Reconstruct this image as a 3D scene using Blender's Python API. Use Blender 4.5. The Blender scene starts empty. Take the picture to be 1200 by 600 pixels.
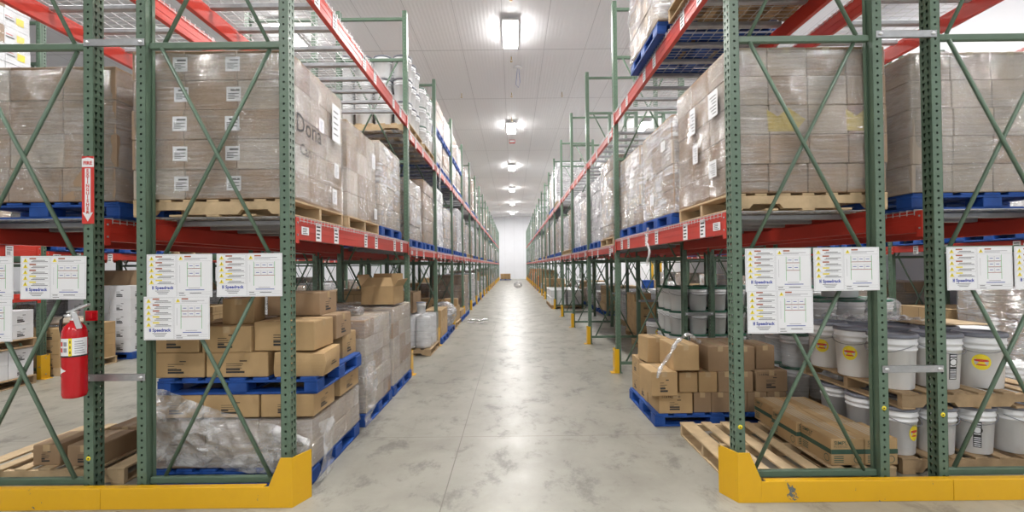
import bpy, math, random
from mathutils import Vector, Matrix, noise
random.seed(7)
PI = math.pi
S = bpy.context.scene
COL = S.collection
F, H, VX, VY = 534.0, 1.617, 601.0, 311.0       # focal length in pixels, eye height, vanishing point

def at(px, py, Y):
    """world X, Z of a point of the photograph that lies Y metres down the aisle"""
    m = F / Y
    x = (px - VX - (py - VY) * .0105) / m
    z = H + (VY + (VX - px) * .0113 - py) / m
    return x, z

# ------------------------------------------------------------------ materials
def newmat(name):
    m = bpy.data.materials.new(name); m.use_nodes = True
    nt = m.node_tree; nt.nodes.clear()
    out = nt.nodes.new('ShaderNodeOutputMaterial')
    return m, nt, out

def N(nt, kind, **kw):
    n = nt.nodes.new(kind)
    for k, v in kw.items():
        if k in ('operation', 'blend_type', 'data_type', 'feature', 'wave_type', 'bands_direction', 'noise_dimensions'):
            setattr(n, k, v)
        else:
            n.inputs[k.replace('_', ' ')].default_value = v
    return n

def ramp(nt, src, stops):
    r = nt.nodes.new('ShaderNodeValToRGB')
    e = r.color_ramp.elements
    while len(e) < len(stops): e.new(.5)
    for el, (p, c) in zip(e, stops):
        el.position = p
        el.color = (c, c, c, 1) if isinstance(c, (int, float)) else (*c, 1)
    nt.links.new(src, r.inputs[0])
    return r.outputs[0]

def coords(nt, scale=(1, 1, 1), rot=(0, 0, 0), rnd=False):
    tc = nt.nodes.new('ShaderNodeTexCoord'); mp = nt.nodes.new('ShaderNodeMapping')
    mp.inputs['Scale'].default_value = scale; mp.inputs['Rotation'].default_value = rot
    nt.links.new(tc.outputs['Object'], mp.inputs[0])
    if rnd:
        oi = nt.nodes.new('ShaderNodeObjectInfo'); mu = N(nt, 'ShaderNodeMath', operation='MULTIPLY'); mu.inputs[1].default_value = 37
        nt.links.new(oi.outputs['Random'], mu.inputs[0]); nt.links.new(mu.outputs[0], mp.inputs['Location'])
    return mp.outputs[0]

def mat(name, col, rough=.5, metal=0., var=.0, scale=8., stretch=(1, 1, 1), bump=0., bscale=None, emit=None, strength=1., rnd=False, spec=None):
    m, nt, out = newmat(name)
    if emit:
        e = N(nt, 'ShaderNodeEmission'); e.inputs[0].default_value = (*emit, 1); e.inputs[1].default_value = strength
        nt.links.new(e.outputs[0], out.inputs[0]); return m
    b = nt.nodes.new('ShaderNodeBsdfPrincipled')
    b.inputs['Base Color'].default_value = (*col, 1); b.inputs['Roughness'].default_value = rough; b.inputs['Metallic'].default_value = metal
    if spec is not None: b.inputs['Specular IOR Level'].default_value = spec
    if var or bump:
        co = coords(nt, stretch, rnd=rnd)
        n = N(nt, 'ShaderNodeTexNoise', Scale=scale, Detail=5., Roughness=.6); nt.links.new(co, n.inputs['Vector'])
        if var:
            c = ramp(nt, n.outputs[0], [(.3, tuple(x * (1 - var) for x in col)), (.7, tuple(min(1, x * (1 + var)) for x in col))])
            nt.links.new(c, b.inputs['Base Color'])
        if bump:
            n2 = n
            if bscale: n2 = N(nt, 'ShaderNodeTexNoise', Scale=bscale, Detail=3.); nt.links.new(co, n2.inputs['Vector'])
            bp = N(nt, 'ShaderNodeBump', Strength=bump, Distance=.01)
            nt.links.new(n2.outputs[0], bp.inputs['Height']); nt.links.new(bp.outputs[0], b.inputs['Normal'])
    nt.links.new(b.outputs[0], out.inputs[0])
    return m

def holed_steel(name, col):
    """painted steel whose faces are punched: teardrop pairs on the faces that look along X, one round row on the faces that look along Y"""
    m, nt, out = newmat(name)
    L = nt.links.new
    b = nt.nodes.new('ShaderNodeBsdfPrincipled'); b.inputs['Roughness'].default_value = .38
    co = coords(nt, (1, 1, 1)); n = N(nt, 'ShaderNodeTexNoise', Scale=3., Detail=4.); L(co, n.inputs['Vector'])
    L(ramp(nt, n.outputs[0], [(.3, tuple(x * .88 for x in col)), (.7, tuple(x * 1.1 for x in col))]), b.inputs['Base Color'])
    tc = nt.nodes.new('ShaderNodeTexCoord'); sp = nt.nodes.new('ShaderNodeSeparateXYZ'); L(tc.outputs['Object'], sp.inputs[0])
    sn = nt.nodes.new('ShaderNodeSeparateXYZ'); L(tc.outputs['Normal'], sn.inputs[0])
    def M(op, a, bb=None, c=None):
        x = N(nt, 'ShaderNodeMath', operation=op)
        for i, v in enumerate((a, bb, c)):
            if v is None: continue
            if isinstance(v, (int, float)): x.inputs[i].default_value = v
            else: L(v, x.inputs[i])
        return x.outputs[0]
    zz = M('SUBTRACT', M('MULTIPLY', M('FRACT', M('DIVIDE', sp.outputs[2], .0508)), .0508), .0254)
    isx = M('GREATER_THAN', M('ABSOLUTE', sn.outputs[0]), .5)
    isy = M('GREATER_THAN', M('ABSOLUTE', sn.outputs[1]), .5)
    # round holes
    d1 = M('SQRT', M('ADD', M('POWER', zz, 2.), M('POWER', sp.outputs[0], 2.)))
    h1 = M('MULTIPLY', M('LESS_THAN', d1, .0075), isy)
    # teardrops: wide top, narrow foot
    yy = M('SUBTRACT', M('ABSOLUTE', sp.outputs[1]), .0195)
    wide = M('MAXIMUM', .004, M('MULTIPLY', M('ADD', zz, .018), .36))
    h2 = M('MULTIPLY', M('MULTIPLY', M('LESS_THAN', M('ABSOLUTE', yy), wide), M('LESS_THAN', M('ABSOLUTE', zz), .0145)), isx)
    outer = M('GREATER_THAN', sn.outputs[0], .5)     # the punched web is the local +X face only
    h2 = M('MULTIPLY', h2, outer)
    h = M('MAXIMUM', h1, h2)
    t = nt.nodes.new('ShaderNodeBsdfTransparent'); mx = nt.nodes.new('ShaderNodeMixShader')
    L(h, mx.inputs[0]); L(b.outputs[0], mx.inputs[1]); L(t.outputs[0], mx.inputs[2]); L(mx.outputs[0], out.inputs[0])
    return m

def film_mat(name, lo, hi, streak=(1.2, 1.2, 16), tint=(.80, .80, .82), rough=.2, rot=(.25, .2, 0), bump=.8, gl=.12):
    """clear stretch film: see-through with whitish creases that catch the light"""
    m, nt, out = newmat(name); L = nt.links.new
    b = nt.nodes.new('ShaderNodeBsdfPrincipled'); b.inputs['Base Color'].default_value = (*tint, 1); b.inputs['Roughness'].default_value = rough
    b.inputs['Specular IOR Level'].default_value = .8
    c1 = coords(nt, streak, rot, rnd=True); n1 = N(nt, 'ShaderNodeTexNoise', Scale=2.4, Detail=5., Roughness=.62, Distortion=.5); L(c1, n1.inputs['Vector'])
    c2 = coords(nt, (2, 2, 2), rnd=True); n2 = N(nt, 'ShaderNodeTexNoise', Scale=1.3, Detail=4., Distortion=1.2); L(c2, n2.inputs['Vector'])
    mu = N(nt, 'ShaderNodeMath', operation='MULTIPLY'); L(n1.outputs[0], mu.inputs[0]); L(n2.outputs[0], mu.inputs[1])
    fac = ramp(nt, mu.outputs[0], [(.19, lo), (.34, hi)])
    bp = N(nt, 'ShaderNodeBump', Strength=bump, Distance=.035); L(n1.outputs[0], bp.inputs['Height']); L(bp.outputs[0], b.inputs['Normal'])
    t = nt.nodes.new('ShaderNodeBsdfTransparent'); mx = nt.nodes.new('ShaderNodeMixShader')
    L(fac, mx.inputs[0]); L(t.outputs[0], mx.inputs[1]); L(b.outputs[0], mx.inputs[2]); 
    g = nt.nodes.new('ShaderNodeBsdfGlossy'); g.inputs['Roughness'].default_value = .10; L(bp.outputs[0], g.inputs['Normal'])
    m2 = nt.nodes.new('ShaderNodeMixShader'); m2.inputs[0].default_value = gl; L(mx.outputs[0], m2.inputs[1]); L(g.outputs[0], m2.inputs[2])
    L(m2.outputs[0], out.inputs[0])
    return m

def seamed(name, cols, bw, bh, rough=.7):
    """cartons packed tight: each carton's face a shade of its own between thin seams"""
    m, nt, out = newmat(name); L = nt.links.new
    b = nt.nodes.new('ShaderNodeBsdfPrincipled'); b.inputs['Roughness'].default_value = rough
    tc = nt.nodes.new('ShaderNodeTexCoord'); sp = nt.nodes.new('ShaderNodeSeparateXYZ'); L(tc.outputs['Object'], sp.inputs[0])
    ad = N(nt, 'ShaderNodeMath', operation='ADD'); L(sp.outputs[0], ad.inputs[0]); L(sp.outputs[1], ad.inputs[1])
    cb = nt.nodes.new('ShaderNodeCombineXYZ'); L(ad.outputs[0], cb.inputs[0]); L(sp.outputs[2], cb.inputs[1])
    br = nt.nodes.new('ShaderNodeTexBrick'); L(cb.outputs[0], br.inputs['Vector'])
    br.inputs['Color1'].default_value = (*cols[0], 1); br.inputs['Color2'].default_value = (*cols[1], 1); br.inputs['Mortar'].default_value = (*[x * .35 for x in cols[0]], 1)
    br.inputs['Scale'].default_value = 1.; br.inputs['Brick Width'].default_value = bw; br.inputs['Row Height'].default_value = bh; br.inputs['Mortar Size'].default_value = .004
    L(br.outputs[0], b.inputs['Base Color']); L(b.outputs[0], out.inputs[0])
    return m

G = (.108, .170, .118)
M = {}
M['green_holed'] = holed_steel('green_holed_steel', G)
M['green'] = mat('green_paint', G, .4, var=.1, scale=3)
M['red'] = mat('red_paint', (.53, .042, .026), .38, var=.12, scale=2.5, stretch=(1, .3, 1))
M['galv'] = mat('galvanised_steel', (.42, .43, .44), .38, .75, var=.15, scale=14)
M['galvd'] = mat('deck_channel_steel', (.36, .37, .39), .45, .5, var=.15, scale=10)
M['wire'] = mat('wire_zinc', (.62, .63, .64), .4, .45)
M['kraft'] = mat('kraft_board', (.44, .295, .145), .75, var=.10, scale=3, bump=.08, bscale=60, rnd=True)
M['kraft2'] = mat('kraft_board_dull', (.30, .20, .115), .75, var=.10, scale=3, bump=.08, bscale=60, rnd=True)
M['tan'] = mat('tan_board', (.32, .218, .14), .7, var=.10, scale=3, rnd=True)
M['pale'] = mat('pale_board', (.46, .385, .31), .7, var=.10, scale=3, rnd=True)
M['white'] = mat('white_board', (.72, .73, .75), .55, var=.05, scale=4)
M['tape'] = mat('packing_tape', (.50, .37, .22), .22, var=.06, scale=20)
M['ctape'] = mat('clear_tape', (.60, .52, .40), .18)
M['ink'] = mat('black_ink', (.03, .03, .03), .7)
M['dgreen'] = mat('dark_green_print', (.045, .10, .07), .6)
M['paper'] = mat('white_paper', (.80, .81, .83), .5)
M['greyp'] = mat('grey_print', (.30, .30, .33), .6)
M['yellow'] = None
M['yl'] = mat('label_yellow', (.85, .70, .03), .5)
M['mustard'] = mat('mustard_print', (.52, .40, .10), .6)
M['rl'] = mat('label_red', (.60, .04, .03), .5)
M['ol'] = mat('label_brown_orange', (.38, .10, .04), .5)
M['bl'] = mat('label_blue', (.02, .05, .35), .5)
M['gl'] = mat('label_green', (.10, .45, .12), .5)
M['wood'] = mat('pallet_wood', (.50, .37, .22), .75, var=.22, scale=5, stretch=(1, 1, 1), bump=.2, bscale=30, rnd=True)
M['wood2'] = mat('old_pallet_wood', (.38, .265, .15), .8, var=.25, scale=5, bump=.2, bscale=30, rnd=True)
M['blue'] = mat('blue_paint_wood', (.009, .066, .30), .6, var=.25, scale=7, bump=.15, bscale=30, rnd=True)
M['plw'] = mat('white_bucket_plastic', (.82, .83, .84), .32, var=.03, scale=3)
M['lidg'] = mat('grey_lid_plastic', (.20, .21, .25), .4)
M['lidn'] = mat('green_lid_plastic', (.02, .12, .07), .4)
M['steel'] = mat('bright_steel', (.75, .76, .77), .3, .6)
M['exred'] = mat('extinguisher_red', (.50, .006, .012), .16)
M['black'] = mat('black_rubber', (.02, .02, .02), .5)
M['brass'] = mat('brass', (.55, .38, .15), .35, .8)
M['orange'] = mat('orange_sack', (.75, .20, .05), .6, var=.15, scale=5, bump=.3)
M['lamp'] = mat('lamp_glow', (1, 1, 1), emit=(1.0, .985, .96), strength=48.)
M['lampcase'] = mat('lamp_case', (.8, .8, .8), .4)
M['film'] = film_mat('stretch_film', .01, .32, streak=(1.1, 1.1, 24), gl=.24, bump=1.)
M['film_fog'] = film_mat('thick_stretch_film', .14, .76, tint=(.80, .80, .83), gl=.20, bump=1.)
M['film_clear'] = film_mat('thin_stretch_film', .01, .28, gl=.07)
M['film_loose'] = film_mat('loose_film', .02, .62, gl=.24, streak=(3, 3, 4), tint=(.85, .86, .88), rough=.12, bump=1.)
M['s_tan'] = seamed('seamed_tan', ((.34, .24, .16), (.29, .205, .135)), .40, .23)
M['s_pale'] = seamed('seamed_pale', ((.50, .42, .345), (.43, .36, .30)), .40, .23)
M['s_kraft'] = seamed('seamed_kraft', ((.46, .32, .17), (.38, .26, .13)), .33, .23)
M['s_white'] = seamed('seamed_white', ((.74, .75, .77), (.66, .67, .70)), .38, .23)
M['s_orange'] = seamed('seamed_orange', ((.78, .22, .05), (.70, .28, .10)), .5, .23)

def yellow_paint():
    m, nt, out = newmat('yellow_guard_paint'); L = nt.links.new
    b = nt.nodes.new('ShaderNodeBsdfPrincipled'); b.inputs['Roughness'].default_value = .38
    n = N(nt, 'ShaderNodeTexNoise', Scale=9., Detail=6., Roughness=.7, Distortion=.6); L(coords(nt, (1, 1, .55), rnd=True), n.inputs['Vector'])
    L(ramp(nt, n.outputs[0], [(0, (.74, .42, .008)), (.655, (.70, .39, .008)), (.67, (.10, .13, .15)), (1, (.16, .15, .13))]), b.inputs['Base Color'])
    L(b.outputs[0], out.inputs[0]); return m
M['yellow'] = yellow_paint()

def floor_mat():
    m, nt, out = newmat('polished_concrete'); L = nt.links.new
    b = nt.nodes.new('ShaderNodeBsdfPrincipled')
    co = coords(nt)
    a = N(nt, 'ShaderNodeTexNoise', Scale=1.1, Detail=8., Roughness=.62, Distortion=.4); L(co, a.inputs['Vector'])
    c = N(nt, 'ShaderNodeTexNoise', Scale=3.2, Detail=9., Roughness=.74, Distortion=.25); L(coords(nt, (1, .7, 1)), c.inputs['Vector'])
    k = N(nt, 'ShaderNodeTexNoise', Scale=60., Detail=3.); L(co, k.inputs['Vector'])
    base = ramp(nt, a.outputs[0], [(.25, (.25, .237, .20)), (.5, (.325, .312, .265)), (.75, (.395, .382, .33))])
    scuff = ramp(nt, c.outputs[0], [(.0, .35), (.36, .52), (.47, .96), (1, 1.08)])
    mx = N(nt, 'ShaderNodeMix', data_type='RGBA', blend_type='MULTIPLY'); mx.inputs[0].default_value = .8
    L(base, mx.inputs[6]); L(scuff, mx.inputs[7])
    # saw-cut joints
    tc = nt.nodes.new('ShaderNodeTexCoord'); sp = nt.nodes.new('ShaderNodeSeparateXYZ'); L(tc.outputs['Object'], sp.inputs[0])
    def line(sock, off, period, w):
        s1 = N(nt, 'ShaderNodeMath', operation='SUBTRACT'); L(sock, s1.inputs[0]); s1.inputs[1].default_value = off
        s2 = N(nt, 'ShaderNodeMath', operation='PINGPONG'); L(s1.outputs[0], s2.inputs[0]); s2.inputs[1].default_value = period / 2
        s3 = N(nt, 'ShaderNodeMath', operation='LESS_THAN'); L(s2.outputs[0], s3.inputs[0]); s3.inputs[1].default_value = w
        return s3.outputs[0]
    j = N(nt, 'ShaderNodeMath', operation='MAXIMUM'); L(line(sp.outputs[0], -.50, 4.6, .004), j.inputs[0]); L(line(sp.outputs[1], 4.34, 4.6, .004), j.inputs[1])
    m2 = N(nt, 'ShaderNodeMix', data_type='RGBA'); L(j.outputs[0], m2.inputs[0]); L(mx.outputs[2], m2.inputs[6]); m2.inputs[7].default_value = (.17, .155, .13, 1)
    L(m2.outputs[2], b.inputs['Base Color'])
    L(ramp(nt, c.outputs[0], [(.3, .46), (.7, .28)]), b.inputs['Roughness'])
    bp = N(nt, 'ShaderNodeBump', Strength=.05, Distance=.01); L(k.outputs[0], bp.inputs['Height']); L(bp.outputs[0], b.inputs['Normal'])
    L(b.outputs[0], out.inputs[0]); return m

def ceil_mat(name='ribbed_white_panel', axis=0):
    m, nt, out = newmat(name); L = nt.links.new
    b = nt.nodes.new('ShaderNodeBsdfPrincipled'); b.inputs['Roughness'].default_value = .6
    tc = nt.nodes.new('ShaderNodeTexCoord'); sp = nt.nodes.new('ShaderNodeSeparateXYZ'); L(tc.outputs['Object'], sp.inputs[0])
    def line(sock, off, period, w):
        s1 = N(nt, 'ShaderNodeMath', operation='SUBTRACT'); L(sock, s1.inputs[0]); s1.inputs[1].default_value = off
        s2 = N(nt, 'ShaderNodeMath', operation='PINGPONG'); L(s1.outputs[0], s2.inputs[0]); s2.inputs[1].default_value = period / 2
        s3 = N(nt, 'ShaderNodeMath', operation='LESS_THAN'); L(s2.outputs[0], s3.inputs[0]); s3.inputs[1].default_value = w
        return s2.outputs[0], s3.outputs[0]
    _, j1 = line(sp.outputs[axis], -.2, 1.12, .008)
    _, j2 = line(sp.outputs[1] if axis == 0 else sp.outputs[2], 12.5, 3.66, .018)
    j = N(nt, 'ShaderNodeMath', operation='MAXIMUM'); L(j1, j.inputs[0]); L(j2, j.inputs[1])
    mx = N(nt, 'ShaderNodeMix', data_type='RGBA'); L(j.outputs[0], mx.inputs[0]); mx.inputs[6].default_value = (.80, .80, .82, 1); mx.inputs[7].default_value = (.55, .55, .57, 1)
    L(mx.outputs[2], b.inputs['Base Color'])
    rib, _ = line(sp.outputs[axis], 0, .093, .01)
    bp = N(nt, 'ShaderNodeBump', Strength=.8, Distance=.07); L(rib, bp.inputs['Height'])
    b2 = N(nt, 'ShaderNodeMath', operation='ADD')
    L(bp.outputs[0], b.inputs['Normal']); L(b.outputs[0], out.inputs[0]); return m
M['floor'] = floor_mat()
M['ceil'] = ceil_mat()
M['wallp'] = mat('white_wall_panel', (.72, .73, .77), .45, var=.02, scale=1)
M['pillar'] = mat('brown_column_paint', (.16, .05, .03), .5)

# ------------------------------------------------------------------ mesh builder
class MB:
    def __init__(s): s.v = []; s.f = []; s.m = []; s.mats = []; s.sm = []
    def mi(s, mt):
        if isinstance(mt, str): mt = M[mt]
        if mt not in s.mats: s.mats.append(mt)
        return s.mats.index(mt)
    def add(s, vs, fs, mt, T=None, smooth=False):
        b = len(s.v); k = s.mi(mt)
        s.v += [tuple(T @ Vector(v)) for v in vs] if T else [tuple(v) for v in vs]
        for f in fs: s.f.append([b + i for i in f]); s.m.append(k); s.sm.append(smooth)
    def box(s, x0, x1, y0, y1, z0, z1, mt, b=0, T=None):
        if x0 > x1: x0, x1 = x1, x0
        c = Vector(((x0 + x1) / 2, (y0 + y1) / 2, (z0 + z1) / 2)); h = [(x1 - x0) / 2, (y1 - y0) / 2, (z1 - z0) / 2]
        if b <= 0:
            vs = [c + Vector((sx * h[0], sy * h[1], sz * h[2])) for sx in (-1, 1) for sy in (-1, 1) for sz in (-1, 1)]
            fs = [(0, 1, 3, 2), (4, 6, 7, 5), (0, 4, 5, 1), (2, 3, 7, 6), (0, 2, 6, 4), (1, 5, 7, 3)]
            s.add(vs, fs, mt, T); return
        b = min(b, min(h) * .9); vs = []; idx = {}
        for sx in (-1, 1):
            for sy in (-1, 1):
                for sz in (-1, 1):
                    for a in range(3):
                        q = [h[i] - (0 if i == a else b) for i in range(3)]
                        idx[(sx, sy, sz, a)] = len(vs); vs.append(c + Vector((sx * q[0], sy * q[1], sz * q[2])))
        fs = []
        def quad(l):
            n = (vs[l[1]] - vs[l[0]]).cross(vs[l[2]] - vs[l[0]]); mid = sum((vs[i] for i in l), Vector()) / len(l) - c
            fs.append(l if n.dot(mid) > 0 else l[::-1])
        sg = (-1, 1)
        for a in range(3):
            o = [i for i in range(3) if i != a]
            for sa in sg:
                l = []
                for (p, q) in ((-1, -1), (1, -1), (1, 1), (-1, 1)):
                    k = [0, 0, 0]; k[a] = sa; k[o[0]] = p; k[o[1]] = q; l.append(idx[(*k, a)])
                quad(l)
            for p in sg:
                for q in sg:
                    k1 = [0, 0, 0]; k1[a] = -1; k1[o[0]] = p; k1[o[1]] = q; k2 = list(k1); k2[a] = 1
                    quad([idx[(*k1, o[0])], idx[(*k2, o[0])], idx[(*k2, o[1])], idx[(*k1, o[1])]])
        for sx in sg:
            for sy in sg:
                for sz in sg: quad([idx[(sx, sy, sz, 0)], idx[(sx, sy, sz, 1)], idx[(sx, sy, sz, 2)]])
        s.add(vs, fs, mt, T)
    def tube(s, pts, r, mt, n=8, cap=True):
        pts = [Vector(p) for p in pts]; vs = []; fs = []
        for i, p in enumerate(pts):
            d = (pts[min(i + 1, len(pts) - 1)] - pts[max(i - 1, 0)]).normalized()
            u = d.cross(Vector((0, 0, 1)) if abs(d.z) < .9 else Vector((1, 0, 0))).normalized(); w = d.cross(u)
            rr = r[i] if isinstance(r, (list, tuple)) else r
            for k in range(n):
                a = 2 * PI * k / n; vs.append(p + (u * math.cos(a) + w * math.sin(a)) * rr)
        for i in range(len(pts) - 1):
            for k in range(n):
                fs.append((i * n + k, i * n + (k + 1) % n, (i + 1) * n + (k + 1) % n, (i + 1) * n + k))
        if cap:
            fs.append(tuple(range(n))[::-1]); fs.append(tuple((len(pts) - 1) * n + k for k in range(n)))
        s.add(vs, fs, mt, smooth=True)
    def lathe(s, prof, mt, n=28, c=(0, 0, 0), cap=True, smooth=True):
        vs = []; fs = []
        for (r, z) in prof:
            for k in range(n):
                a = 2 * PI * k / n; vs.append((c[0] + r * math.cos(a), c[1] + r * math.sin(a), c[2] + z))
        for i in range(len(prof) - 1):
            for k in range(n): fs.append((i * n + k, i * n + (k + 1) % n, (i + 1) * n + (k + 1) % n, (i + 1) * n + k))
        s.add(vs, fs, mt, smooth=smooth)
        if cap:
            s.add(vs[:n], [tuple(range(n))[::-1]], mt); s.add(vs[-n:], [tuple(range(n))], mt)
    def quad(s, a, b, c, d, mt): s.add([a, b, c, d], [(0, 1, 2, 3)], mt)
    def rectF(s, x0, x1, z0, z1, y, mt): s.quad((x0, y, z0), (x1, y, z0), (x1, y, z1), (x0, y, z1), mt)   # faces -Y
    def grid(s, fn, nu, nv, mt, close=False):
        vs = [fn(i / (nu if close else nu - 1), j / (nv - 1)) for j in range(nv) for i in range(nu)]
        fs = []
        for j in range(nv - 1):
            for i in range(nu if close else nu - 1):
                i2 = (i + 1) % nu
                fs.append((j * nu + i, j * nu + i2, (j + 1) * nu + i2, (j + 1) * nu + i))
        s.add(vs, fs, mt, smooth=True)
    def text(s, txt, size, x, z, y, mt, align='LEFT', T=None, bold=0.):
        cu = bpy.data.curves.new('lettering', 'FONT'); cu.body = txt; cu.size = size; cu.align_x = align; cu.resolution_u = 2; cu.offset = bold
        o = bpy.data.objects.new('lettering', cu); COL.objects.link(o)
        dg = bpy.context.evaluated_depsgraph_get(); me = o.evaluated_get(dg).to_mesh()
        vs = [(x + v.co.x, y, z + v.co.y) for v in me.vertices]; fs = [tuple(p.vertices) for p in me.polygons]
        s.add(vs, fs, mt, T)
        o.evaluated_get(dg).to_mesh_clear(); bpy.data.objects.remove(o); bpy.data.curves.remove(cu)
    def mesh(s, name):
        me = bpy.data.meshes.new(name); me.from_pydata(s.v, [], s.f)
        for m_ in s.mats: me.materials.append(m_)
        me.polygons.foreach_set('material_index', s.m); me.polygons.foreach_set('use_smooth', s.sm); me.update()
        return me

def link(name, data, parent=None, loc=(0, 0, 0), rz=0):
    o = bpy.data.objects.new(name, data); COL.objects.link(o)
    if parent: o.parent = parent
    o.location = loc
    if rz: o.rotation_euler = (0, 0, rz)
    return o

def tag(o, label, cat, group=None, kind='thing'):
    o['label'] = label; o['category'] = cat; o['kind'] = kind
    if group: o['group'] = group
    return o

def put(name, spec, loc, label, cat, group=None, rz=0, root=None):
    """spec: [(part name, mesh, local location, [sub-parts the same way], optional label)]; root: the thing's own mesh or None for an Empty"""
    o = link(name, root, None, loc, rz)
    tag(o, label, cat, group)
    hang(spec, o); return o

def hang(spec, par):
    for p in spec:
        q = link(p[0], p[1], par, p[2] if len(p) > 2 else (0, 0, 0))
        if len(p) > 4 and p[4]: q['label'] = p[4]
        if len(p) > 3 and p[3]: hang(p[3], q)

def struct(name, mb, loc=(0, 0, 0)):
    o = link(name, mb.mesh(name), None, loc); o['kind'] = 'structure'; return o

ORD = ['first', 'second', 'third', 'fourth', 'fifth', 'sixth', 'seventh', 'eighth', 'ninth', 'tenth', 'eleventh', 'twelfth', 'thirteenth',
       'fourteenth', 'fifteenth', 'sixteenth', 'seventeenth', 'eighteenth', 'nineteenth', 'twentieth']

# ------------------------------------------------------------------ room
XL, XR, Y0, Y1, ZC = -15.5, 8.77, -7.0, 55.3, 7.57
b = MB(); b.box(XL, XR, Y0, Y1, -.2, 0, 'floor'); struct('floor', b)
b = MB(); b.box(XL, XR, Y0, Y1, ZC, ZC + .15, 'ceil'); struct('ceiling', b)
b = MB(); b.box(XL, XR, Y1, Y1 + .15, 0, ZC, 'wallp')
for i in range(22): x = XL + 1.12 * i; b.box(x - .004, x + .004, Y1 - .004, Y1 - .0005, 0.02, ZC, 'galv')
struct('wall_far', b)
b = MB(); b.box(XR, XR + .15, Y0, Y1, 0, ZC, 'wallp'); struct('wall_right', b)
b = MB(); b.box(XL - .15, XL, Y0, Y1, 0, ZC, 'wallp'); struct('wall_left', b)
b = MB(); b.box(XL, XR, Y0 - .15, Y0, 0, ZC, 'wallp'); struct('wall_rear', b)
b = MB(); b.box(XL, XR, Y1 - .03, Y1, 0, .12, 'white', .004); struct('baseboard_far', b)

# ------------------------------------------------------------------ lamps
b1 = MB(); b1.box(-.20, .20, -.66, .66, -.05, 0, 'lampcase', .01)
b2 = MB(); b2.box(-.18, .18, -.62, .62, -.11, -.05, 'lamp', .01)
b3 = MB(); b3.tube([(0, -.5, 0), (0, -.5, .09)], .008, 'steel'); 
hg = b3.mesh('hanger')
LS = [('housing', b1.mesh('lamp_housing')), ('diffuser', b2.mesh('lamp_diffuser'), (0, 0, 0), None, 'glowing white diffuser'), ('hanger', hg), ('hanger', hg, (0, 1.0, 0))]
rowname = {0: 'over the aisle', -5.52: 'over the second aisle to the left', 5.52: 'over the second aisle to the right'}
LY = [3.6 + 7.8 * i for i in range(0, 7)]
for lx in (0, -5.52, 5.52):
    for i, ly in enumerate(LY):
        n = ORD[i] if i else 'nearest'
        put('ceiling_light', LS, (lx, ly, ZC - .09), f'bright white rectangular ceiling light {rowname[lx]}, {n} along the row', 'ceiling light', 'ceiling lights')
def lamp(x, y, z, sx, sy, e):
    l = bpy.data.lights.new('tube_light', 'AREA'); l.shape = 'RECTANGLE'; l.size = sx; l.size_y = sy; l.energy = e; l.color = (1, .985, .96)
    o = link('tube_light', l, None, (x, y, z)); return o
for lx in (0, -5.52, 5.52):
    for ly in [-4.2] + LY:
        lamp(lx, ly, ZC - .22, .36, 1.24, 190 if lx == 0 else 230)

# ------------------------------------------------------------------ rack parts
PW, PD = .066, .088
def post_mesh(h, holed):
    b = MB(); m_ = 'green_holed' if holed else 'green'
    x, y = PW / 2, PD / 2
    b.quad((x, -y, 0), (x, y, 0), (x, y, h), (x, -y, h), m_)
    b.quad((-x, -y, 0), (x, -y, 0), (x, -y, h), (-x, -y, h), m_)
    b.quad((x, y, 0), (-x, y, 0), (-x, y, h), (x, y, h), m_)
    # the inner side is an open channel with two returned lips
    for s in (-1, 1):
        b.box(-x, -x + .003, s * y, s * (y - .028), 0, h, m_) if s > 0 else b.box(-x, -x + .003, -y, -y + .028, 0, h, m_)
    if not holed: b.quad((-x + .003, y, 0), (-x + .003, -y, 0), (-x + .003, -y, h), (-x + .003, y, h), m_)
    else: b.quad((-x + .012, y, 0), (-x + .012, -y, 0), (-x + .012, -y, h), (-x + .012, y, h), 'green')
    b.quad((-x, -y, h), (x, -y, h), (x, y, h), (-x, y, h), 'green')
    return b.mesh('post')
def frame_spec(h, holed, s, depth=1.0, sticker=False):
    """s = +1: the punched outer web of the aisle post looks towards +X; frame local origin at the middle between the posts"""
    pm = post_mesh(h, holed); spec = []
    foot = MB(); foot.box(-.05, .05, -.057, .057, 0, .008, 'green')
    fm = foot.mesh('foot_plate')
    nodes = [.14, 1.70, 3.20, 4.74]
    hs = MB(); L = depth - PW; hs.box(-L / 2, L / 2, -.018, .018, -.023, .023, 'green', .005); hm = hs.mesh('horizontal_brace')
    n = 0
    for z in nodes + [h - .11]: spec.append(('horizontal_brace', hm, (0, 0, z)))
    for z0, z1 in zip(nodes[:-1], nodes[1:]):
        for k in (-1, 1):
            t = MB(); e = L / 2 - .09
            t.tube([(-k * e, k * .012, z0 + .02), (k * e, k * .012, z1 - .02)], .0135, 'green', 8); spec.append(('diagonal_brace', t.mesh('diagonal_brace')))
    return pm, fm, spec
def put_frame(cx, y, pm, fm, spec, label, group, stickers=0):
    o = link('rack_upright', None, None, (cx, y, 0)); tag(o, label, 'rack upright', group)
    for s in (-1, 1):
        p = link('post', pm, o, (s * .5, 0, 0), 0 if s > 0 else PI)
        link('foot_plate', fm, p, (0, 0, 0))
        zs = 0
        if stickers: zs = stickers[0 if s < 0 else 1]
        if zs:
            e = -1 if s > 0 else 1; q = MB(); q.tube([(0, e * (PD / 2 + .0015), zs), (0, e * PD / 2, zs)], .016, 'yl', 14); q.tube([(0, e * (PD / 2 + .0022), zs), (0, e * (PD / 2 + .0012), zs)], .005, 'ink', 8)
            # sticker stays on the side towards the camera on both posts
            st = link('round_sticker', q.mesh('round_sticker'), p); st['label'] = 'round yellow sticker'
    hang(spec, o); return o

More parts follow.
